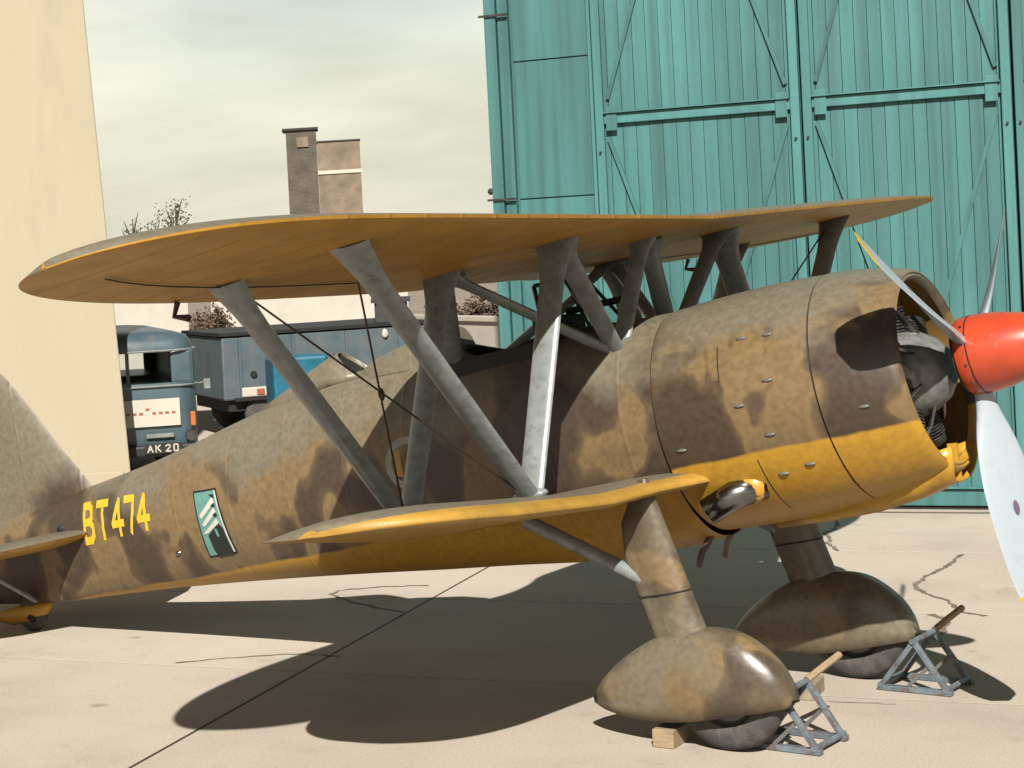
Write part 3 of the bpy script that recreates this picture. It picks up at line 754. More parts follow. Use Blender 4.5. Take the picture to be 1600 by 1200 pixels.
# --- struts
def strut(a, b2, c0=.13, c1=.13, th=.04, flare=.0, name='strut', m='strut', cmid=None):
    """streamlined strut from a to b; chord along the fuselage axis; flare widens the upper end"""
    a = Vector(a); b2 = Vector(b2); d = (b2-a).normalized()
    cx = (Vector((1, 0, 0))-d*d.x).normalized(); ny = d.cross(cx)
    rings = []; N = 18
    for i in range(N+1):
        t = i/N; p = a.lerp(b2, t)
        c = lerp(c0, c1, t); 
        if cmid: c = c*(1-4*t*(1-t))+cmid*4*t*(1-t) if False else c
        fl = flare*max(0, 1-t/.16)**1.5
        rings.append([p+cx*(math.cos(2*PI*j/14)*(c+fl)/2)+ny*(math.sin(2*PI*j/14)*(th+fl*.12)/2*(1.0 if math.cos(2*PI*j/14) > -.5 else .7)) for j in range(14)])
    mb = MB(); mb.loft(rings); return part(mb, name, MT[m], smooth=50)
NB, NA, NC = 3.115, 1.078, 1.708
XU, SU, XL, SLn = -.393, .76, -.563, .785
def U(s, rear): return (XU-(SU if rear else 0), -s, ZU+DI*abs(s)+.01)
def Lw(s, rear): return (XL-(SLn if rear else 0), -s, ZL+DL*abs(s)-(.05 if not rear else .07))
SH = lambda sg: (-.552, -sg*.36, 1.87)
SR = lambda sg: (-1.66, -sg*.33, 2.08)
for sg in (1, -1):
    for rear in (0, 1):
        strut(U(sg*NB, rear), Lw(sg*NC, rear), .15, .13, .05, .09, 'interplane_strut')
        strut(U(sg*NA, rear), Lw(sg*NC, rear), .16, .15, .05, .12, 'interplane_strut')
    strut(U(sg*NA, 0), SH(sg), .14, .11, .045, .12, 'cabane_strut')
    strut(U(0.03*sg, 0), SH(sg), .12, .12, .045, .08, 'cabane_strut')
    strut(U(sg*NA, 1), SR(sg), .13, .12, .045, .16, 'cabane_strut')
    strut(U(sg*NA, 1), SH(sg), .08, .08, .05, .10, 'cabane_strut')
    # end fairings
    for s_, rear in ((NC, 0), (NC, 1)):
        p = Lw(sg*s_, rear); part(MB().sphere((p[0], p[1], p[2]+.015), (.11, .045, .035)), 'strut_shoe', MT['strut'])
    # rigging: a pair of crossed wires per bay with a turnbuckle where they cross
    w1 = (U(sg*(NB-.03), 0), Lw(sg*(NC+.02), 1)); w2 = (U(sg*(NB-.03), 1), Lw(sg*(NC+.02), 0))
    for a, b2 in (w1, w2):
        part(MB().tube([a, b2], .0055, 6), 'bracing_wire', MT['wire'])
    mid = (Vector(w1[0])*.5+Vector(w1[1])*.5+Vector(w2[0])*.5+Vector(w2[1])*.5)*.5
    part(MB().sphere(tuple(mid), (.02, .014, .035), 8, 6), 'turnbuckle', MT['wire'])
# --- undercarriage
def leg(sg):
    y = -sg*.95; rings = []
    for z, x, c, th in ((1.16, -.27, .06, .05), (1.08, -.255, .14, .09), (.95, -.235, .25, .12), (.76, -.205, .31, .14), (.52, -.175, .31, .15), (.36, -.15, .31, .155), (.20, -.12, .32, .16)):
        rings.append([(x-c/2+math.cos(2*PI*j/20)*c/2, y+math.sin(2*PI*j/20)*th/2*(1 if math.cos(2*PI*j/20) > -.2 else .7), z) for j in range(20)])
    mb = MB(); mb.loft(rings); o = part(mb, 'gear_leg', MT['camo'], smooth=60)
    zb = .535
    sr = [(-.178-.155+math.cos(2*PI*j/20)*.157, y+math.sin(2*PI*j/20)*.077*(1 if math.cos(2*PI*j/20) > -.2 else .72), zb) for j in range(20)]
    part(MB().tube(sr+[sr[0], sr[1]], .005, 5), 'leg_seam', MT['steel'])
    # spat: open-bottomed teardrop over the wheel
    top = [(.255, -.115, -.10), (.24, .02, -.135), (.17, .145, -.14), (.05, .26, -.14), (-.10, .315, -.14), (-.25, .325, -.14), (-.42, .312, -.13), (-.58, .262, -.105), (-.72, .192, -.07), (-.83, .115, -.03), (-.90, .045, .005)]
    wd = [(.255, .03), (.24, .075), (.17, .125), (.05, .162), (-.10, .18), (-.25, .178), (-.42, .16), (-.58, .132), (-.72, .098), (-.83, .06), (-.90, .016)]
    rings = []
    for i in range(37):
        x = .255-1.155*i/36
        x = .255-1.155*(i/36)**1.25
        zt, zb_ = curve(top, x); w = curve(wd, x)[0]; r = []
        for j in range(21):
            a = PI*j/20; c, s_ = math.cos(a), math.sin(a)
            r.append((x, y+w*math.copysign(abs(c)**.8, c)*(1-.1*(1-s_)**2), zb_+(zt-zb_)*abs(s_)**.85))
        rings.append(r)
    mb = MB(); mb.loft(rings, False, False, False); sp = part(mb, 'wheel_spat', MT['camo'], smooth=60)
    q = sp.modifiers.new('shell', 'SOLIDIFY'); q.thickness = .012; q.offset = -1
    # wheel
    k = .30/.36; prof = [(-.05, .05), (-.06, .18), (-.085, .20), (-.095, .255), (-.085, .315), (-.055, .348), (0, .36), (.055, .348), (.085, .315), (.095, .255), (.085, .20), (.06, .18), (.05, .05)]
    wo = part(MB().lathe([(a*.95, r*k) for a, r in prof], 'y', (0, 0, 0), 40), 'wheel', MT['tyre'], smooth=40)
    wo.location = OFF+Vector((-.10, y, -.0398))
    for s2 in (-1, 1):
        MB().lathe([(s2*.05, .155), (s2*.064, .11), (s2*.08, .04), (s2*.085, .004)], 'y', (0, 0, 0), 24, 0, False).build('hub', MT['hub'], wo)
    # rear brace from the wing to the leg
    part(MB().tube([(-1.05, y*1.03, l_z(1)-.0), (-.42, y, .62)], [.042, .042], 12), 'gear_brace', MT['strut'])
    return o
leg(1); leg(-1)
# --- tail
def slabloft(rings, name, m, **k):
    mb = MB(); mb.loft(rings); return part(mb, name, m, smooth=55)
def vert_surf(stations, name, m):
    rings = []
    for z, a, b2, t in stations:
        rings.append([(lerp(a, b2, .5)+(a-b2)/2*math.cos(2*PI*j/18), t/2*math.sin(2*PI*j/18)*(1 if math.cos(2*PI*j/18) > 0 else .6), z) for j in range(18)])
    return slabloft(rings, name, m)
vert_surf([(1.72, -5.0, -6.32, .14), (1.90, -5.12, -6.32, .13), (2.2, -5.33, -6.32, .11), (2.55, -5.55, -6.34, .09), (2.85, -5.76, -6.34, .07), (3.02, -5.98, -6.34, .05), (3.08, -6.2, -6.34, .03)], 'fin', MT['fus'])
vert_surf([(1.15, -6.36, -6.75, .07), (1.4, -6.36, -6.95, .07), (1.9, -6.36, -7.05, .07), (2.5, -6.36, -7.0, .07), (2.95, -6.36, -6.8, .06), (3.08, -6.38, -6.6, .03)], 'rudder', MT['camo'])
for sg in (-1, 1):
    rings = []
    for y, a, b2, t in ((.05, -5.02, -6.2, .12), (.5, -5.16, -6.2, .11), (1.0, -5.34, -6.2, .085), (1.35, -5.55, -6.2, .06), (1.52, -5.8, -6.18, .03)):
        rings.append([(lerp(a, b2, .5)+(a-b2)/2*math.cos(2*PI*j/18), sg*y, 1.55+t/2*math.sin(2*PI*j/18)) for j in range(18)])
    mb = MB(); mb.loft(rings)
    for i, f in enumerate(mb.f):
        zc_ = sum(mb.v[k][2] for k in f)/len(f); mb.mi[i] = 0 if zc_ > 1.548 else 1
    part(mb, 'tailplane', [MT['wingtop'], MT['yelp']], smooth=55)
    rings = []
    for y, a, b2, t in ((.12, -6.22, -6.72, .05), (.8, -6.22, -6.8, .05), (1.3, -6.22, -6.6, .04), (1.5, -6.22, -6.4, .02)):
        rings.append([(lerp(a, b2, .5)+(a-b2)/2*math.cos(2*PI*j/14), sg*y, 1.55+t/2*math.sin(2*PI*j/14)) for j in range(14)])
    mb = MB(); mb.loft(rings)
    for i, f in enumerate(mb.f):
        zc_ = sum(mb.v[k][2] for k in f)/len(f); mb.mi[i] = 0 if zc_ > 1.548 else 1
    part(mb, 'elevator', [MT['wingtop'], MT['yelp']], smooth=55)
    part(MB().tube([(-5.75, sg*.75, 1.51), (-5.85, sg*.08, 1.14)], .018, 8), 'tailplane_strut', MT['strut'])
# tail wheel and its fairing; local height of the ground below it
def gz(x): return (0-RW-x*math.sin(TH))/math.cos(TH)
tw = MB(); rings = []
for x, w, h in ((-5.78, .03, .04), (-5.86, .06, .11), (-5.98, .075, .15), (-6.2, .07, .14), (-6.42, .03, .05)):
    rings.append([(x, w*math.cos(2*PI*j/14), 1.10+h*.5*math.sin(2*PI*j/14)-h*.3) for j in range(14)])
tw.loft(rings); part(tw, 'tailwheel_fairing', MT['yel'], smooth=60)
xt = -5.98; zt_ = gz(xt)+.13
tww = part(MB().lathe([(-.035, .04), (-.05, .08), (-.03, .125), (0, .132), (.03, .125), (.05, .08), (.035, .04)], 'y', (xt, 0, zt_), 24), 'tailwheel', MT['tyre'])
part(MB().bar((xt, -.06, zt_), (xt+.05, -.06, 1.0), .02, .05).bar((xt, .06, zt_), (xt+.05, .06, 1.0), .02, .05), 'tailwheel_fork', MT['steel'])
# --- markings draped on the fuselage side
def drape(polys, corners, name, m, parent=None, off=.004, sub=6):
    """polys in unit square (u right, v down) -> starboard side of the fuselage; corners are (x,z) TL,TR,BR,BL"""
    mb = MB()
    for q in polys:
        # q: quad of 4 uv points, subdivided
        vs = []; fs = []
        for i in range(sub+1):
            for j in range(sub+1):
                a, b2 = i/sub, j/sub
                uv = [lerp(lerp(q[0][k], q[1][k], a), lerp(q[3][k], q[2][k], a), b2) for k in (0, 1)]
                TLc, TRc, BRc, BLc = corners
                xz = [lerp(lerp(TLc[k], TRc[k], uv[0]), lerp(BLc[k], BRc[k], uv[0]), uv[1]) for k in (0, 1)]
                vs.append((xz[0], fus_y(*xz)-off, xz[1]))
        for i in range(sub):
            for j in range(sub):
                k = i*(sub+1)+j; fs.append((k, k+1, k+sub+2, k+sub+1))
        mb.add(vs, fs)
    return part(mb, name, MT[m], parent, smooth=0) if parent is None else mb.build(name, MT[m], parent, smooth=0)
def stroke(a, b2, w):
    a = Vector(a); b2 = Vector(b2); d = (b2-a).normalized(); s_ = Vector((-d.y, d.x))*w/2; e = d*w*.35
    return [tuple(a-e+s_), tuple(b2+e+s_), tuple(b2+e-s_), tuple(a-e-s_)]
sw = .17
GL = {'B': [((.12, .05), (.12, .95)), ((.12, .05), (.55, .05)), ((.55, .05), (.72, .15)), ((.72, .15), (.72, .36)), ((.72, .36), (.55, .47)), ((.12, .47), (.58, .47)), ((.58, .47), (.80, .60)), ((.80, .60), (.80, .82)), ((.80, .82), (.60, .95)), ((.12, .95), (.60, .95))],
      'T': [((.05, .05), (.95, .05)), ((.5, .05), (.5, .95))],
      '4': [((.62, .05), (.62, .95)), ((.62, .05), (.10, .66)), ((.10, .66), (.92, .66))],
      '7': [((.10, .05), (.86, .05)), ((.86, .05), (.80, .35)), ((.80, .35), (.46, .95))]}
lay = [('B', .00, .19), ('T', .215, .175), ('4', .435, .185), ('7', .63, .165), ('4', .81, .19)]
TCN = [(-5.10, 1.755), (-4.40, 1.725), (-4.40, 1.475), (-5.115, 1.475)]
for chx, u0, uw_ in lay:
    # shear the letters so that they lean forward at the foot as on the aeroplane
    ps = []
    for a, b2 in GL[chx]:
        ps.append([(u0+p[0]*uw_, p[1]) for p in stroke((a[0], a[1]), (b2[0], b2[1]), sw*1.2)])
    drape(ps, TCN, 'serial_letter', 'text', off=.004, sub=3)
EC = [(-3.955, 1.665), (-3.735, 1.655), (-3.685, 1.190), (-3.955, 1.195)]
def ecrop(x, y):
    dx, dy = x-785, y-145; return ((390*dx-100*dy)/74200, (40*dx+180*dy)/74200)
em = drape([[(0, 0), (1, 0), (1, 1), (0, 1)]], EC, 'squadron_emblem', 'emb_dark', off=.003)
drape([[(.06, .03), (.94, .03), (.94, .97), (.06, .97)]], EC, 'emblem_field', 'emb_teal', em, off=.006)
drape([[(.90, .03), (.955, .03), (.955, .97), (.90, .97)]], EC, 'emblem_edge', 'emb_white', em, off=.0085, sub=4)
def eq(*p): return [ecrop(*q) for q in p]
fe = [eq((845, 282), (940, 160), (958, 190), (862, 300)), eq((862, 335), (950, 222), (968, 250), (882, 345)), eq((868, 392), (965, 285), (982, 312), (905, 380))]
for q in fe: drape([q], EC, 'emblem_feather', 'emb_white', em, off=.0095, sub=4)
bk = [eq((900, 395), (975, 318), (1005, 345), (915, 440)), eq((915, 440), (1005, 345), (1045, 500), (950, 524)), eq((905, 400), (915, 440), (950, 524), (925, 480)),
      eq((915, 150), (948, 143), (956, 165), (938, 165)), eq((928, 215), (952, 195), (962, 215), (948, 222)), eq((940, 270), (962, 250), (974, 268), (958, 280))]
drape(bk[:3], EC, 'emblem_silhouette', 'emb_dark', em, off=.0095, sub=4)
for q in bk[3:]: drape([q], EC, 'feather_tip', 'emb_dark', em, off=.0105, sub=3)
drape([eq((945, 350), (962, 350), (975, 395), (962, 398))], EC, 'emblem_drop', 'emb_teal', em, off=.0115, sub=3)
def disc(cx, cz, r0, r1, name, m, off, sq=(1, 1), parent=None):
    mb = MB(); vs = []; fs = []; N = 36; K = 5
    for i in range(K+1):
        rr = lerp(r0, r1, i/K)
        for j in range(N):
            x = cx+rr*sq[0]*math.cos(2*PI*j/N); z = cz+rr*sq[1]*math.sin(2*PI*j/N); vs.append((x, fus_y(x, z)-off, z))
    for i in range(K):
        for j in range(N): fs.append((i*N+j, i*N+(j+1) % N, (i+1)*N+(j+1) % N, (i+1)*N+j))
    mb.add(vs, fs); return part(mb, name, MT[m], smooth=0) if parent is None else mb.build(name, MT[m], parent, smooth=0)
rd = disc(-2.08, 1.53, .004, .165, 'roundel', 'round', .004, (1, 1))
disc(-2.08, 1.53, .004, .118, 'roundel_field', 'fus', .0065, (1, 1), rd)
drape([[(0, 0), (1, 0), (1, 1), (0, 1)]], [(-2.165, 1.615), (-2.115, 1.625), (-2.115, 1.45), (-2.165, 1.46)], 'roundel_emblem', 'yel', rd, off=.009, sub=3)
part(MB().sphere((-4.23, fus_y(-4.23, 1.27), 1.27), (.025, .012, .02), 8, 6), 'inspection_cap', MT['chrome'])
part(MB().sphere((-5.36, fus_y(-5.36, 1.62), 1.62), (.04, .015, .03), 8, 6), 'control_horn', MT['black'])

# ------------------------------------------------------------------ chocks
MT['cblue'] = mat('blue_grey_chock_paint', (.17, .21, .25), .5, var=.35, scale=14, stain=(18, .52, .6, (.16, .085, .05), .8))
MT['wood'] = mat('raw_wood', (.42, .31, .19), .8, var=.25, scale=12, stretch=(1, 8, 8))
MT['wood2'] = mat('weathered_wood', (.36, .29, .21), .85, var=.3, scale=12)
def chock(loc, rz, label, hand):
    e = empty('wheel_chock', loc, rz); tag(e, label, 'wheel chock', 'steel wheel chocks in front of the main wheels')
    for y in (-.17, .17):
        MB().bar((-.14, y, .03), (.06, y, .30), .035, .03).build('front_bar', MT['cblue'], e, smooth=0, bevel=.004)
        MB().bar((.06, y, .30), (.24, y, .03), .035, .03).build('back_bar', MT['cblue'], e, smooth=0, bevel=.004)
        MB().bar((-.16, y, .018), (.27, y, .018), .05, .03).build('base_bar', MT['cblue'], e, smooth=0, bevel=.004)
        MB().bar((.01, y, .03), (.15, y, .17), .02, .02).build('gusset_bar', MT['hub'], e, smooth=0)
    for x, z in ((-.14, .035), (.06, .305), (.24, .035)):
        MB().tube([(x, -.2, z), (x, .2, z)], .017, 8).build('cross_tube', MT['cblue'], e)
    MB().tube([(.06, .17, .31), (.10, .30, .36), (.13, .45, .40)], .02, 8).build('handle', MT['wood'], e)
    return e
c1 = on_ground(1228, 1160); chock(c1, -.03, 'blue-grey steel wheel chock before the sunlit spat', 1)
c2 = on_ground(1432, 1072); chock(c2, -.03, 'blue-grey steel wheel chock before the shadowed spat', 1)
wb = MB().box((0, 0, .05), (.12, .34, .10)).build('wooden_block', MT['wood'], None, smooth=0, bevel=.006)
p = on_ground(1055, 1158); wb.location = p; wb.rotation_euler = (0, 0, .05); tag(wb, 'pale wooden block lying behind the sunlit wheel', 'wood block')
pl_ = MB().box((0, 0, .045), (.09, .30, .09)).build('timber_offcut', MT['wood2'], None, smooth=0, bevel=.005)
p = on_ground(1268, 1086); pl_.location = p; pl_.rotation_euler = (0, 0, .15); tag(pl_, 'pale timber offcut on the concrete between the two wheels', 'timber')

# ------------------------------------------------------------------ left-hand building (edge-on cream wall)
MT['cream'] = mat('cream_render', (.555, .485, .35), .85, var=.035, scale=.8, bump=.1, bscale=25, stretch=(1.2, 1.2, .4), stain=(.9, .52, .72, (.40, .34, .25), .45))
MT['white'] = mat('white_wash', (.70, .65, .57), .85, var=.05, scale=2, bump=.05, bscale=20, stain=(1.3, .55, .7, (.45, .40, .34), .4))
E0 = on_ground(208, 774)
_e = (E0-CAM); bl_ = empty('cream_building', E0, math.atan2(_e.y, _e.x)-PI/2+.06); tag(bl_, 'tall plain cream rendered building behind the tail', 'building')
BT = .045                                      # the corner pier leans back a little
pw_ = MB(); h = 9.5
pw_.add([(-3, 0, 0), (0, 0, 0), (0, .5, 0), (-3, .5, 0), (-3, 0, h), (-BT*h, 0, h), (-BT*h, .5, h), (-3, .5, h)], [(0, 3, 2, 1), (4, 5, 6, 7), (0, 1, 5, 4), (1, 2, 6, 5), (2, 3, 7, 6), (3, 0, 4, 7)])
pw_.build('corner_pier', MT['cream'], bl_, smooth=0, bevel=.015)
MB().box((-8.5, 5.99, 4.74), (10.98, 12, 9.48)).build('wall', MT['cream'], bl_, smooth=0)
MB().box((-8.5, 6.0, 9.6), (11.3, 12.3, .2)).build('roof', MT['dirt'], bl_, smooth=0)
MB().box((-6.05, -.03, .15), (11.9, .05, .30)).build('plinth', MT['cream'], bl_, smooth=0, bevel=.01)
# ------------------------------------------------------------------ vehicles behind the aeroplane
MT['van'] = mat('slate_blue_van_paint', (.085, .14, .17), .36, var=.15, scale=3, spec=.5, stain=(5, .52, .7, (.16, .15, .13), .5))
MT['lorry'] = mat('grey_blue_lorry_paint', (.12, .165, .19), .5, var=.15, scale=4, stain=(4, .5, .66, (.16, .14, .12), .6))
MT['carglass'] = mat('dark_window_glass', (.03, .035, .035), .08, var=.1)
MT['tealbox'] = mat('bright_blue_tarpaulin', (.012, .16, .26), .45, var=.2, scale=8, bump=.2, bscale=8)
MT['amber'] = mat('amber_lens', (.65, .18, .03), .3)
MT['bumper'] = mat('black_bumper', (.02, .02, .02), .55)
MT['ltext'] = mat('red_lettering', (.45, .12, .05), .6)
def face_cam(p):  # heading angle (local -Y looks at the camera)
    d = CAM-p; return math.atan2(d.y, d.x)+PI/2
VW, VL, VH = 1.72, 3.4, 1.89
vp = at_depth(320, 760, 24.0); vp.z = 0
va = face_cam(vp)+.17
van = empty('parked_van', vp, va)            # origin: front right-hand corner as seen, local -Y forward, body to -X and +Y
tag(van, 'slate blue van with white name board parked by the cream building', 'van')
def rrect(z, ins, r, seg=7):
    """rounded-corner plan of the van at one height"""
    x0, x1, y0, y1 = -VW+ins, -ins, ins, VL-ins; o = []
    for cx, cy, a0 in ((x1-r, y1-r, 0), (x0+r, y1-r, 90), (x0+r, y0+r, 180), (x1-r, y0+r, 270)):
        for k in range(seg+1):
            a = R(a0+90*k/seg); o.append((cx+r*math.cos(a), cy+r*math.sin(a), z))
    return o
MB().loft([rrect(.36, .06, .24), rrect(.46, .01, .27), rrect(.8, 0, .28), rrect(1.18, .01, .28), rrect(1.25, .025, .27)]).build('body', MT['van'], van, smooth=40)
MB().loft([rrect(1.63, .05, .26), rrect(1.66, .02, .28), rrect(1.74, .03, .28), rrect(1.82, .09, .28), rrect(1.865, .22, .26), rrect(1.885, .42, .2)]).build('roof', MT['van'], van, smooth=40)
MB().tube(rrect(1.645, -.005, .29)+[rrect(1.645, -.005, .29)[0]], .016, 6).build('gutter', MT['strut'], van)
for x, y in ((-.19, .19), (-VW+.19, .19), (-.10, 1.3), (-VW+.10, 1.3), (-.13, VL-.13), (-VW+.13, VL-.13)):
    w_ = .30 if y < .5 else .14
    MB().box((x, y, 1.44), (w_, w_, .46)).build('pillar', MT['van'], van, smooth=0, bevel=.06)
MB().box((-VW/2, .09, 1.44), (.04, .05, .42)).build('screen_pillar', MT['van'], van, smooth=0)
for x0, x1 in ((-VW+.33, -VW/2-.02), (-VW/2+.02, -.33)):
    MB().box(((x0+x1)/2, .07, 1.44), (x1-x0, .006, .39)).build('windscreen', MT['glass'], van, smooth=0)
MT['sideglass'] = mat('painted_reflection_glass', (.35, .42, .42), .12, var=.3, scale=6)  # pale base colour stands in for the reflection on the pane
MB().box((-.035, .78, 1.44), (.006, .85, .38)).build('side_window', MT['sideglass'], van, smooth=0)
MB().box((-.05, 2.3, 1.44), (.04, 1.9, .42)).build('side_panel', MT['van'], van, smooth=0)
MB().box((-VW/2-.1, 1.0, 1.05), (1.1, .35, .5)).build('seat_back', MT['bumper'], van, smooth=0, bevel=.05)
MB().tube(rrect(1.215, -.008, .29)+[rrect(1.215, -.008, .29)[0]], .014, 6).build('waist_moulding', MT['strut'], van)
nb = MB().box((-.66, -.03, .90), (.80, .02, .33)).build('name_board', MT['white'], van, smooth=0)
for k in range(9):
    MB().box((-.98+k*.08, -.0425, .895+(.05 if k == 4 else 0)), (.045, .004, .028)).build('board_letter', MT['ltext'], nb, smooth=0)
npx = MB().box((-.50, -.115, .47), (.46, .02, .12)).build('number_plate', MT['bumper'], van, smooth=0)
GL2 = {'A': [((.1, .95), (.5, .05)), ((.5, .05), (.9, .95)), ((.25, .62), (.75, .62))], 'K': [((.15, .05), (.15, .95)), ((.85, .05), (.15, .55)), ((.4, .42), (.9, .95))],
       '2': [((.12, .2), (.4, .05)), ((.4, .05), (.8, .1)), ((.8, .1), (.82, .35)), ((.82, .35), (.12, .95)), ((.12, .95), (.88, .95))],
       '0': [((.2, .05), (.8, .05)), ((.8, .05), (.85, .95)), ((.85, .95), (.2, .95)), ((.2, .95), (.15, .05))]}
for chx, x0 in (('A', -.70), ('K', -.605), ('2', -.48), ('0', -.385)):
    mb = MB()
    for a, b2 in GL2[chx]:
        q = stroke(a, b2, .2); mb.add([(x0+p[0]*.075, -.1275, .515-p[1]*.085) for p in q], [(0, 1, 2, 3)])
    mb.build('plate_letter', MT['white'], npx, smooth=0)
MB().box((-VW/2, -.05, .44), (VW+.06, .10, .14)).build('bumper', MT['bumper'], van, smooth=0, bevel=.03)
for x in (-.14, -VW+.14): MB().lathe([(-.06, .065), (-.03, .07), (0, .065)], 'y', (x, -.01, .60), 18).build('headlight', MT['chrome'], van)
MB().box((-.10, -.01, .80), (.06, .05, .17)).build('indicator', MT['amber'], van, smooth=0, bevel=.01)
MB().box((-.52, -.03, .62), (.34, .03, .05)).build('badge_bar', MT['strut'], van, smooth=0)
for x in (-.1, -VW+.1):
    for y in (.75, VL-.8):
        MB().lathe([(-.1, .05), (-.1, .26), (-.06, .31), (.06, .31), (.1, .26), (.1, .05)], 'x', (x, y, .31), 24).build('wheel', MT['tyre'], van)
mir = MB().tube([(0, .3, 1.2), (.10, .22, 1.22)], .010, 6).box((.13, .2, 1.2), (.08, .03, .12)); mir.build('mirror', MT['strut'], van, smooth=0)
# lorry behind with flat grey-blue body
lp = at_depth(372, 740, 29.0); lp.z = 0
la = face_cam(lp)+.30
lor = empty('flatbed_lorry', lp, la); tag(lor, 'long grey-blue lorry body with a dark top rail, behind the bracing wires', 'lorry')
MB().box((1.5, 1.0, 1.08), (3.3, 2.0, .94)).build('body', MT['lorry'], lor, smooth=0, bevel=.03)
MB().box((1.5, 1.0, 1.585), (3.36, 2.06, .05)).build('top_rail', MT['bumper'], lor, smooth=0)
MB().box((1.5, .95, .52), (3.1, 1.7, .16)).build('chassis', MT['bumper'], lor, smooth=0)
for x in (.6, 2.5):
    for y in (.12, 1.85): MB().lathe([(-.1, .05), (-.1, .33), (-.05, .4), (.05, .4), (.1, .33), (.1, .05)], 'y', (x, y, .40), 24).build('wheel', MT['tyre'], lor)
for x in (.02, .85, 1.7, 2.55): MB().box((x+.1, -.015, 1.08), (.04, .03, .9)).build('side_stanchion', MT['lorry'], lor, smooth=0)
MB().lathe([(0, .05), (-.03, .05)], 'y', (.32, -.0, .98), 12).build('filler_cap', MT['bumper'], lor)
MB().sphere((2.42, -.03, 1.45), (.05, .03, .07), 10, 8).build('marker_lamp', MT['white'], lor)
# blue tarpaulin covered crate standing in front of it
tp = at_depth(470, 700, 27.0); tp.z = 0
tb = MB(); tb.box((0, 0, .67), (.78, .6, 1.34)); tbo = tb.build('covered_crate', MT['tealbox'], None, smooth=0, bevel=.05)
tbo.location = tp; tbo.rotation_euler = (0, 0, face_cam(tp)+.2); tag(tbo, 'upright crate under a bright blue tarpaulin beside the lorry', 'crate')
MB().box((.34, -.03, .72), (.44, .06, .14)).build('lamp_cluster', MT['white'], lor, smooth=0, bevel=.02)
MB().box((.40, -.065, .72), (.12, .02, .09)).build('tail_lens', MT['ltext'], lor, smooth=0, bevel=.008)
MB().box((.36, .0, .62), (.7, .10, .05)).build('rear_bumper', MT['bumper'], lor, smooth=0)
# white boundary wall and white shed
def wallbetween(a, b2, h, th, name, m, label, cat):
    d = b2-a; o = MB().box((d.length/2, 0, h/2), (d.length, th, h)).build('wall_panel', m, None, smooth=0)
    e = empty(name, a, math.atan2(d.y, d.x)); o.parent = e; tag(e, label, cat)
    MB().box((d.length/2, 0, h+.03), (d.length+.04, th+.08, .06)).build('coping', m, e, smooth=0)
    return e
a_ = at_depth(640, 600, 31.0); a_.z = 0; b_ = at_depth(797, 600, 28.0); b_.z = 0
wallbetween(a_, b_, 1.60, .2, 'boundary_wall', MT['white'], 'low whitewashed wall running up to the teal hangar corner', 'wall')
a_ = at_depth(130, 600, 45.0); a_.z = 0; b_ = at_depth(300, 600, 45.0); b_.z = 0
wallbetween(a_, b_, 2.5, .25, 'garden_wall', MT['white'], 'whitewashed wall seen through the windows of the slate blue van', 'wall')
sp_ = at_depth(490, 600, 42.0); sp_.z = 0
shed = empty('white_shed', sp_, face_cam(sp_)); tag(shed, 'plain white shed standing behind the lorry', 'shed')
MB().box((0, 2, 1.15), (4.2, 4, 2.3)).build('wall', MT['white'], shed, smooth=0)
MB().add([(-2.3, -.2, 2.3), (2.3, -.2, 2.3), (2.3, 4.2, 2.3), (-2.3, 4.2, 2.3), (-2.3, 2, 2.6), (2.3, 2, 2.6)], [(0, 1, 5, 4), (2, 3, 4, 5), (0, 4, 3), (1, 2, 5), (0, 3, 2, 1)]).build('roof', MT['rust'], shed, smooth=0)
dk = at_depth(617, 600, 30.0); dk.z = 0
db = empty('dark_hut', dk, face_cam(dk)); tag(db, 'small dark grey hut between the white shed and the low wall', 'hut')
MT['slate'] = mat('dark_slate_boards', (.05, .055, .06), .8, var=.3, scale=8)
MB().box((0, .4, .95), (.5, .8, 1.9)).build('wall', MT['slate'], db, smooth=0, bevel=.02)
MB().box((0, .4, 1.93), (.6, .9, .06)).build('roof', MT['slate'], db, smooth=0)
# ------------------------------------------------------------------ brick tower
def brick_mat(name, c1, c2):
    m = bpy.data.materials.new(name); m.use_nodes = True; n = m.node_tree.nodes; l = m.node_tree.links; b = n['Principled BSDF']; b.inputs['Roughness'].default_value = .9
    t = n.new('ShaderNodeTexCoord'); br = n.new('ShaderNodeTexBrick'); mp_ = n.new('ShaderNodeMapping'); mp_.inputs['Rotation'].default_value = (PI/2, 0, 0); l.new(t.outputs['Object'], mp_.inputs[0]); l.new(mp_.outputs[0], br.inputs[0])
    br.inputs['Color1'].default_value = (*c1, 1); br.inputs['Color2'].default_value = (*c2, 1); br.inputs['Mortar'].default_value = (.17, .15, .125, 1)
    br.inputs['Scale'].default_value = 3.2; br.inputs['Mortar Size'].default_value = .012
    z = n.new('ShaderNodeTexNoise'); z.inputs['Scale'].default_value = 1.1; z.inputs['Detail'].default_value = 8; l.new(t.outputs['Object'], z.inputs[0])
    r = ramp(n, [(.3, (.6, .6, .6)), (.7, (1.15, 1.12, 1.1))]); l.new(z.outputs['Fac'], r.inputs[0])
    mm = n.new('ShaderNodeMixRGB'); mm.blend_type = 'MULTIPLY'; mm.inputs[0].default_value = 1; l.new(br.outputs[0], mm.inputs[1]); l.new(r.outputs[0], mm.inputs[2]); l.new(mm.outputs[0], b.inputs[0])
    return m
MT['brick_shade'] = brick_mat('shaded_brick', (0.0380, 0.0334, 0.0258), (0.0502, 0.0426, 0.0319)); MT['brick_lit'] = brick_mat('lit_brick', (0.1216, 0.0912, 0.0646), (0.1406, 0.1064, 0.0760))  # unlit and lit faces of the tower, put into the brick colours
DT = 120; pxm = FPX/DT
tl = at_depth(500, 330, DT); tb_ = Vector((tl.x, tl.y, 0)); ta = face_cam(tb_)
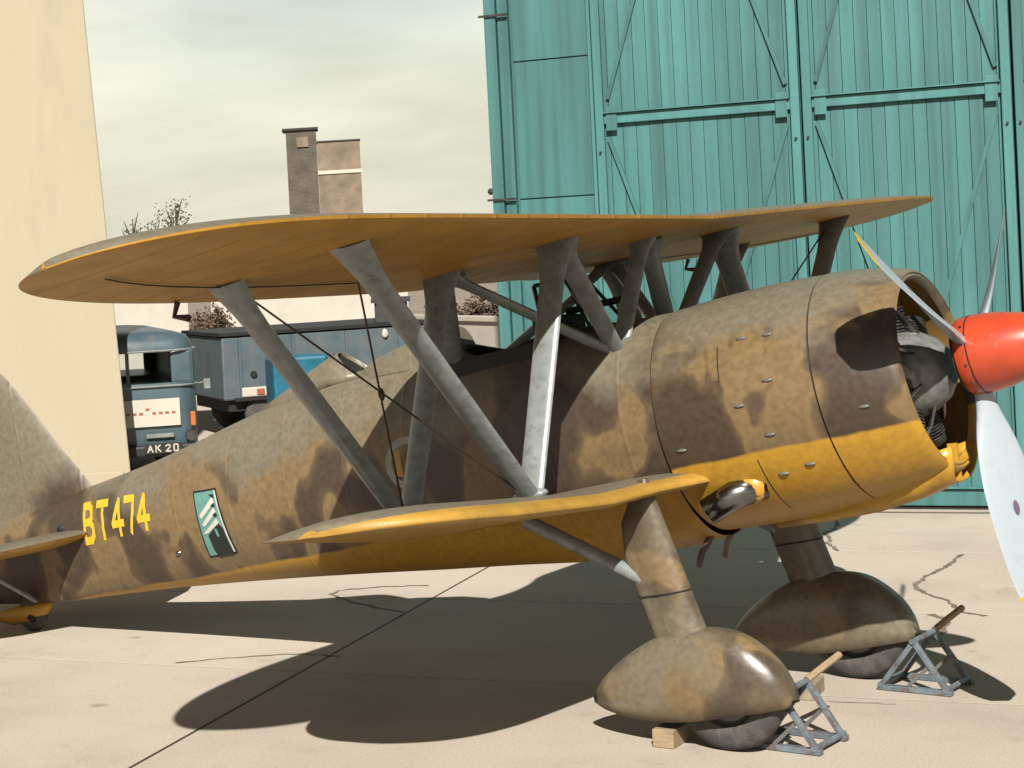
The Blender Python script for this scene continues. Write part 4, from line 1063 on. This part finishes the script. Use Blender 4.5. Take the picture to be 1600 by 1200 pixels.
tow = empty('brick_tower', tb_, ta); tag(tow, 'brick tower in a shaded and a lit tone with a flat cap rising beyond the upper wing', 'tower')
zt1 = at_depth(475, 203, DT).z; zt2 = at_depth(535, 221, DT).z; zband = at_depth(535, 268, DT).z; zslab = at_depth(475, 222, DT).z
MB().box((-.92, 1.2, zt1/2), (1.85, 2.4, zt1)).build('shaded_shaft', MT['brick_shade'], tow, smooth=0)
MB().box((-.96, 1.2, zt1+.06), (2.2, 2.7, .14)).build('cap', MT['rust'], tow, smooth=0)
MB().box((1.32, 1.35, zt2/2), (2.6, 2.5, zt2)).build('lit_block', MT['brick_lit'], tow, smooth=0)
MB().box((1.34, .08, zband), (2.7, .12, .22)).build('white_band', MT['white'], tow, smooth=0)
MB().box((1.32, 1.35, zt2+.05), (2.7, 2.6, .10)).build('coping', MT['rust'], tow, smooth=0)
MB().box((-.85, -.06, zslab), (.7, .10, .6)).build('vent', MT['brick_lit'], tow, smooth=0)
# ------------------------------------------------------------------ vegetation
def leaf_mat(name, col):
    m = mat(name, col, .8, var=.45, scale=3); return m
MT['leafg'] = leaf_mat('dull_green_leaves', (.10, .11, .06)); MT['leafb'] = leaf_mat('dry_brown_leaves', (.17, .115, .075)); MT['bark'] = mat('bark', (.10, .075, .055), .9, var=.3)
def foliage(mb, c, rad, n, size, clumps=9):
    cs = []
    for _ in range(clumps):
        v = Vector((random.gauss(0, 1), random.gauss(0, 1), random.gauss(0, 1))).normalized()*random.uniform(.35, .95)
        cs.append((Vector((c[0]+v.x*rad[0], c[1]+v.y*rad[1], c[2]+v.z*rad[2])), random.uniform(.28, .5)))
    for _ in range(n):
        q, r = random.choice(cs)
        p = q+Vector((random.gauss(0, 1)*rad[0], random.gauss(0, 1)*rad[1], random.gauss(0, 1)*rad[2]))*r*.5
        a = Vector((random.uniform(-1, 1), random.uniform(-1, 1), random.uniform(-1, 1))).normalized()*size*random.uniform(.5, 1.2)
        b2 = a.cross(Vector((random.uniform(-1, 1), random.uniform(-1, 1), random.uniform(-1, 1)))).normalized()*size*.5
        mb.add([p-a, p+b2, p+a, p-b2], [(0, 1, 2, 3)])
def tree(name, base, h, crown_r, label, m, cat='tree', n=900, size=.12, group=None):
    e = empty(name, base); tag(e, label, cat, group)
    tr = MB(); pts = [(0, 0, -.1), (.05, .02, h*.35), (-.04, .05, h*.65), (.03, 0, h*.92)]; tr.tube(pts, [h*.022, h*.017, h*.011, h*.004], 8)
    for k in range(7):
        a = 2*PI*k/7+random.random(); z = h*(.35+.07*k); tr.tube([(0, 0, z), (math.cos(a)*crown_r*.5, math.sin(a)*crown_r*.5, z+h*.12), (math.cos(a)*crown_r*.9, math.sin(a)*crown_r*.9, z+h*.2)], [h*.009, h*.006, h*.002], 6)
    tr.build('trunk', MT['bark'], e)
    cr_ = MB(); foliage(cr_, (0, 0, h*.72), (crown_r, crown_r, h*.28), n, size, 14); cr_.build('crown', m, e, smooth=0, recalc=False)
    return e
def gp_(px, depth): p = at_depth(px, 500, depth); p.z = 0; return p
for px, dep, ytop, cr_, lab in ((283, 75, 304, .55, 'thin sparse tree whose tip shows highest above the wing'), (215, 75, 326, .5, 'thin sparse tree next to the cream building'), (250, 80, 338, .5, 'short sparse tree between two taller thin trees')):
    h = at_depth(px, ytop, dep).z; tree('sparse_tree', gp_(px, dep), h, cr_, lab, MT['leafg'], n=420, size=.07, group='sparse trees beyond the wing')
def bush(px, dep, ytop, w, label, m, n=5000, size=.05):
    b0_ = gp_(px, dep); h = at_depth(px, ytop, dep).z; e = empty('bush', b0_); tag(e, label, 'bush')
    st = MB()
    for k in range(7):
        a = 2*PI*k/7; st.tube([(0, 0, -.05), (math.cos(a)*w*.25, math.sin(a)*w*.25, h*.4), (math.cos(a)*w*.5, math.sin(a)*w*.5, h*.8)], [.03, .02, .008], 6)
    st.build('stem', MT['bark'], e)
    f_ = MB(); foliage(f_, (0, 0, h*.5), (w*.7, w*.7, h*.45), n, size, 16); f_.build('foliage', m, e, smooth=0, recalc=False)
bush(325, 42, 466, .8, 'dry brown bush standing behind the slate blue van', MT['leafb'])
for k, (px, yt, lab) in enumerate(((705, 462, 'dry brown bush behind the low wall, nearest the dark hut'), (745, 458, 'dry brown bush in the middle of the row behind the low wall'), (790, 466, 'dry brown bush behind the low wall, nearest the hangar corner'))):
    bush(px, 36, yt, .9, lab, MT['leafb'], 6000)
